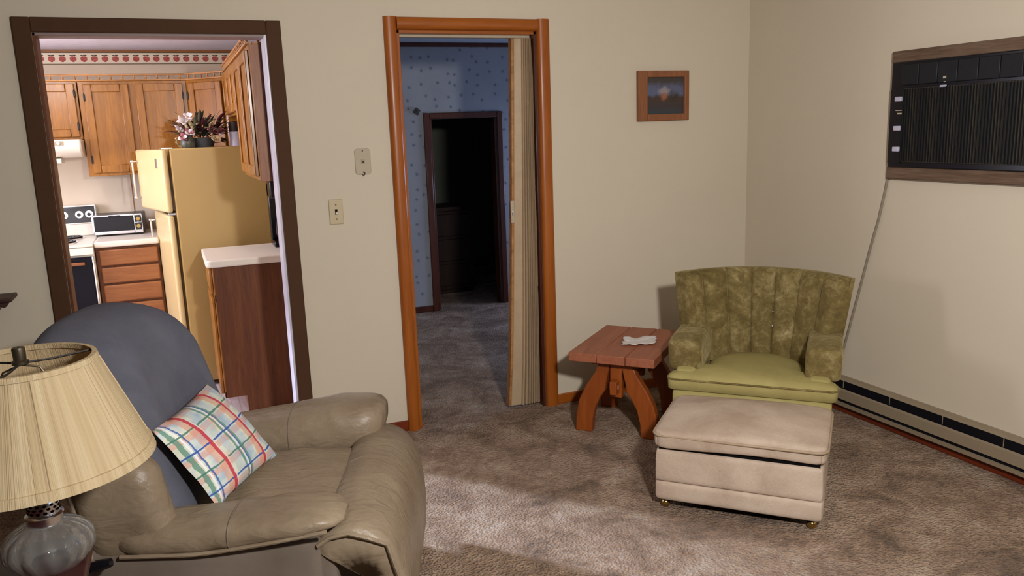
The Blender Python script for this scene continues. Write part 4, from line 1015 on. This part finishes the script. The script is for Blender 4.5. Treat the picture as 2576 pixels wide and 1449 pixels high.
for i in range(N + 1):
    for j in range(N + 1):
        u, t = i / N - 0.5, j / N - 0.5
        x = u * 0.135 + 0.012 * t + 0.004 * math.sin(t * 13); y = t * 0.105 + 0.02 * u + 0.005 * math.sin(u * 15)
        z = 0.006 + 0.009 * abs(noise.noise(Vector((u * 5, t * 5, 1.3)))) + 0.016 * max(0, abs(u) - 0.3) + 0.010 * max(0, t) * (1 + math.sin(u * 9))
        b.v.append((x, y, z))
for i in range(N):
    for j in range(N): a_ = i * (N + 1) + j; b.f.append((a_, a_ + 1, a_ + N + 2, a_ + N + 1))
nk = solid(make('napkin', b, 'paper'), -0.002); nk.location = (-1.048, -0.484, TT); nk.rotation_euler = (0, 0, math.radians(-30)); nk.scale = (1.25, 1.2, 1)
tag(nk, 'crumpled white paper napkin lying on the side table', 'napkin')

# ------------------------------------------------------------------ olive armchair
CH = thing('armchair', 'olive green velvet channel-back armchair in the corner', 'armchair', (-0.707, -0.990, 0), math.radians(-45))
Z0, Z1 = 0.40, 0.828
def back_pt(s, t, off):
    w_ = 0.285 + 0.070 * t; yb = 0.155 + 0.105 * t; sag = 0.185 + 0.02 * t
    x = w_ * s; y = yb - sag * abs(s) ** 2.2
    # outward normal of the plan curve (toward the back)
    dy = -sag * 2.2 * abs(s) ** 1.2 * (1 if s > 0 else -1) / w_
    nx, ny = -dy, 1.0; l_ = math.hypot(nx, ny); nx, ny = nx / l_, ny / l_
    return Vector((x + nx * off, y + ny * off, Z0 + (Z1 - Z0) * t))
bounds = [-1, -0.82, -0.51, -0.17, 0.17, 0.51, 0.82, 1]
for k in range(7):
    s0, s1 = bounds[k], bounds[k + 1]; secs = []
    for i in range(13):
        q = -1 + 2 * i / 12; s = (s0 + s1) / 2 + (s1 - s0) / 2 * q * 0.998
        bul = math.sqrt(max(0, 1 - q * q)) * (0.020 if 0 < k < 6 else 0.014)
        col_ = []
        for j in range(21):
            t = j / 20; z = Z0 + (Z1 - Z0) * t
            f = bul
            if 0 < k < 6: f *= 1 - 0.75 * math.exp(-((z - 0.556) / 0.014) ** 2)
            roll = 0.030 * max(0, (t - 0.93) / 0.07) ** 2.2
            p = back_pt(s, t, -f - 0.012 + roll); p.z += 0.003 * bul / 0.020 * max(0, t - 0.8) * 5
            col_.append(p)
        for j in range(20, -1, -4):
            t = j / 20; roll = 0.012 * max(0, (t - 0.8) / 0.2); col_.append(back_pt(s, t * 0.985, 0.060 - roll))
        secs.append(col_)
    make('back_channel', B().loft(secs), 'olive_velvet', CH, ang=60)
secs = []
for i in range(25):
    s = -1 + 2 * i / 24
    secs.append([back_pt(s, 0.985, 0.058), back_pt(s, 0.985, 0.078), back_pt(s, 0.5, 0.080), back_pt(s, 0.0, 0.080), back_pt(s, -0.72, 0.075), back_pt(s, -0.72, 0.0), back_pt(s, 0.0, 0.02)])
make('outer_back', B().loft(secs), 'olive_velvet', CH, ang=60)
for (x, z) in ((0.055, 0.625), (0.055, 0.556), (-0.058, 0.556)):
    t = (z - Z0) / (Z1 - Z0); p = back_pt(x / (0.285 + 0.07 * t), t, -0.022)
    lab(make('button', B().sph(tuple(p), 0.0055, 10, 6), 'chrome', CH), 'shiny tufting button')
def arm_w(s):
    def f(p):
        x, y, z = p
        z2 = z + 0.11 * max(0, y + 0.02) + (0.012 * math.sin((y + 0.26) * 9) if z > 0.5 else 0)
        x2 = x + s * 0.012 * (z - 0.5) * 4 - s * 0.06 * max(0, y - 0.0) + 0.004 * noise.noise(Vector((x * 20, y * 20, z * 14)))
        return (x2, y + 0.03 * (z - 0.5), z2)
    return f
for s in (-1, 1):
    make('arm', B().soft((0.075, 0.165, 0.070), 0.026, (14, 20, 12), (s * 0.300, -0.095, 0.493), arm_w(s)), 'olive_velvet', CH)
    make('side_panel', B().soft((0.05, 0.24, 0.18), 0.03, (6, 10, 8), (s * 0.288, -0.055, 0.27)), 'olive_seat', CH)
out = []
def arc(cx, cy, r, a0, a1, n=6): return [(cx + r * math.cos(math.radians(a0 + (a1 - a0) * k / n)), cy + r * math.sin(math.radians(a0 + (a1 - a0) * k / n))) for k in range(n + 1)]
right = arc(0.33, -0.30, 0.035, -90, 0) + arc(0.335, -0.265, 0.03, 0, 90, 4) + [(0.26, -0.228), (0.228, -0.20), (0.218, -0.15), (0.215, -0.05)] + arc(0.0, -0.06, 0.215, 4, 90, 8)
outline = right + [(-x, y) for x, y in reversed(right[:-1])]
def ring(z, k, dx=0.0):
    out_ = []
    n_ = len(outline)
    for i, (x, y) in enumerate(outline):
        a_ = Vector(outline[(i + 1) % n_]) - Vector(outline[i - 1]); nr = Vector((a_.y, -a_.x)).normalized() if a_.length else Vector((0, 0))
        sc = max(0.0, 1 - k * 0.0)
        out_.append((x - nr.x * k, y - nr.y * k, z))
    return out_
def shrink(z, f): return [(x * f, (y + 0.10) * f - 0.10, z) for x, y in outline]
cu = make('seat_cushion', B().loft([ring(0.352, 0.012), ring(0.358, 0.002), ring(0.404, 0.0), ring(0.414, 0.004), ring(0.424, 0.016), shrink(0.432, 0.86), shrink(0.440, 0.66), shrink(0.445, 0.40), shrink(0.447, 0.1)]), 'olive_seat', CH, ang=60)
make('piping', B().tube([(x, y, 0.405) for x, y in outline] + [(outline[0][0], outline[0][1], 0.405)], 0.0045, 7), 'olive_velvet', cu)
make('front_rail', B().soft((0.342, 0.035, 0.132), 0.02, (14, 6, 10), (0, -0.293, 0.222)), 'olive_seat', CH)
make('seat_deck', B().box(-0.30, 0.30, -0.28, 0.12, 0.10, 0.35), 'olive_seat', CH, 0.01)
for x in (-0.30, 0.30):
    for y in (-0.28, 0.08): make('leg', B().loft([[(x + r * math.cos(q), y + r * math.sin(q), z) for q in [math.pi * m_ / 6 for m_ in range(12)]] for z, r in ((0, 0.014), (0.11, 0.022))]), 'dark_dresser', CH)

# ------------------------------------------------------------------ ottoman
OT = thing('ottoman', 'beige upholstered ottoman on brass casters in front of the armchair', 'ottoman', (-1.112, -1.412, 0), math.radians(-46))
hx, hy = 0.318, 0.235
def ob(p): # gentle swell of the upholstered sides
    x, y, z = p; k = 1 + 0.012 * math.sin((z - 0.04) / 0.23 * math.pi); return (x * k, y * k, z)
make('body', B().soft((hx, hy, 0.070), 0.016, (16, 14, 12), (0, 0, 0.192), ob), 'ottoman_fabric', OT)
make('lower_band', B().soft((hx + 0.004, hy + 0.004, 0.044), 0.020, (16, 14, 10), (0, 0, 0.084)), 'ottoman_fabric', OT)
def lid(p):
    x, y, z = p
    cx, cy, R_ = hx + 0.012 - 0.055, hy + 0.012 - 0.055, 0.055     # round the plan corners
    dx, dy = abs(x) - cx, abs(y) - cy
    if dx > 0 and dy > 0:
        l_ = math.hypot(dx, dy); m_ = max(dx, dy)
        x = math.copysign(cx + dx / l_ * m_, x); y = math.copysign(cy + dy / l_ * m_, y)
    k = (1 - min(1, abs(x / (hx + 0.02))) ** 2.5) * (1 - min(1, abs(y / (hy + 0.02))) ** 2.5)
    if z > 0.31: z += 0.034 * k
    return (x, y + 0.006 * math.sin(x * 7), z + 0.004 * math.sin(x * 9 + 1) * (1 if y < 0 else 0.3))
ld = make('lid_cushion', B().soft((hx + 0.012, hy + 0.012, 0.033), 0.016, (22, 20, 6), (0, 0, 0.307), lid), 'ottoman_fabric', OT)
rp = []
for cx, cy, a0 in ((hx - 0.035, hy - 0.035, 0), (-hx + 0.035, hy - 0.035, 90), (-hx + 0.035, -hy + 0.035, 180), (hx - 0.035, -hy + 0.035, 270)):
    rp += [(cx + 0.048 * math.cos(math.radians(a0 + 15 * k)), cy + 0.048 * math.sin(math.radians(a0 + 15 * k))) for k in range(7)]
def zl(x, y): return 0.0055 * math.sin(x * 9 + 1) * (0.72 if y < 0 else 0.3)
make('piping', B().tube([(x, y, 0.328 + zl(x, y)) for x, y in rp + rp[:1]], 0.0055, 7), 'ottoman_dark', ld)
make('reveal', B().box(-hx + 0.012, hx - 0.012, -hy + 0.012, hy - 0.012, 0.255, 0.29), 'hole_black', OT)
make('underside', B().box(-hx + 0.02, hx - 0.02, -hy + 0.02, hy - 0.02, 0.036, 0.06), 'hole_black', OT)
for x in (-hx + 0.035, hx - 0.035):
    for y in (-hy + 0.035, hy - 0.035):
        c_ = make('caster', B().sph((x, y, 0.019), 0.019, 14, 10), 'brass', OT)
        make('caster_stem', B().tube([(x, y, 0.03), (x, y, 0.045)], 0.007, 8), 'brass', c_)
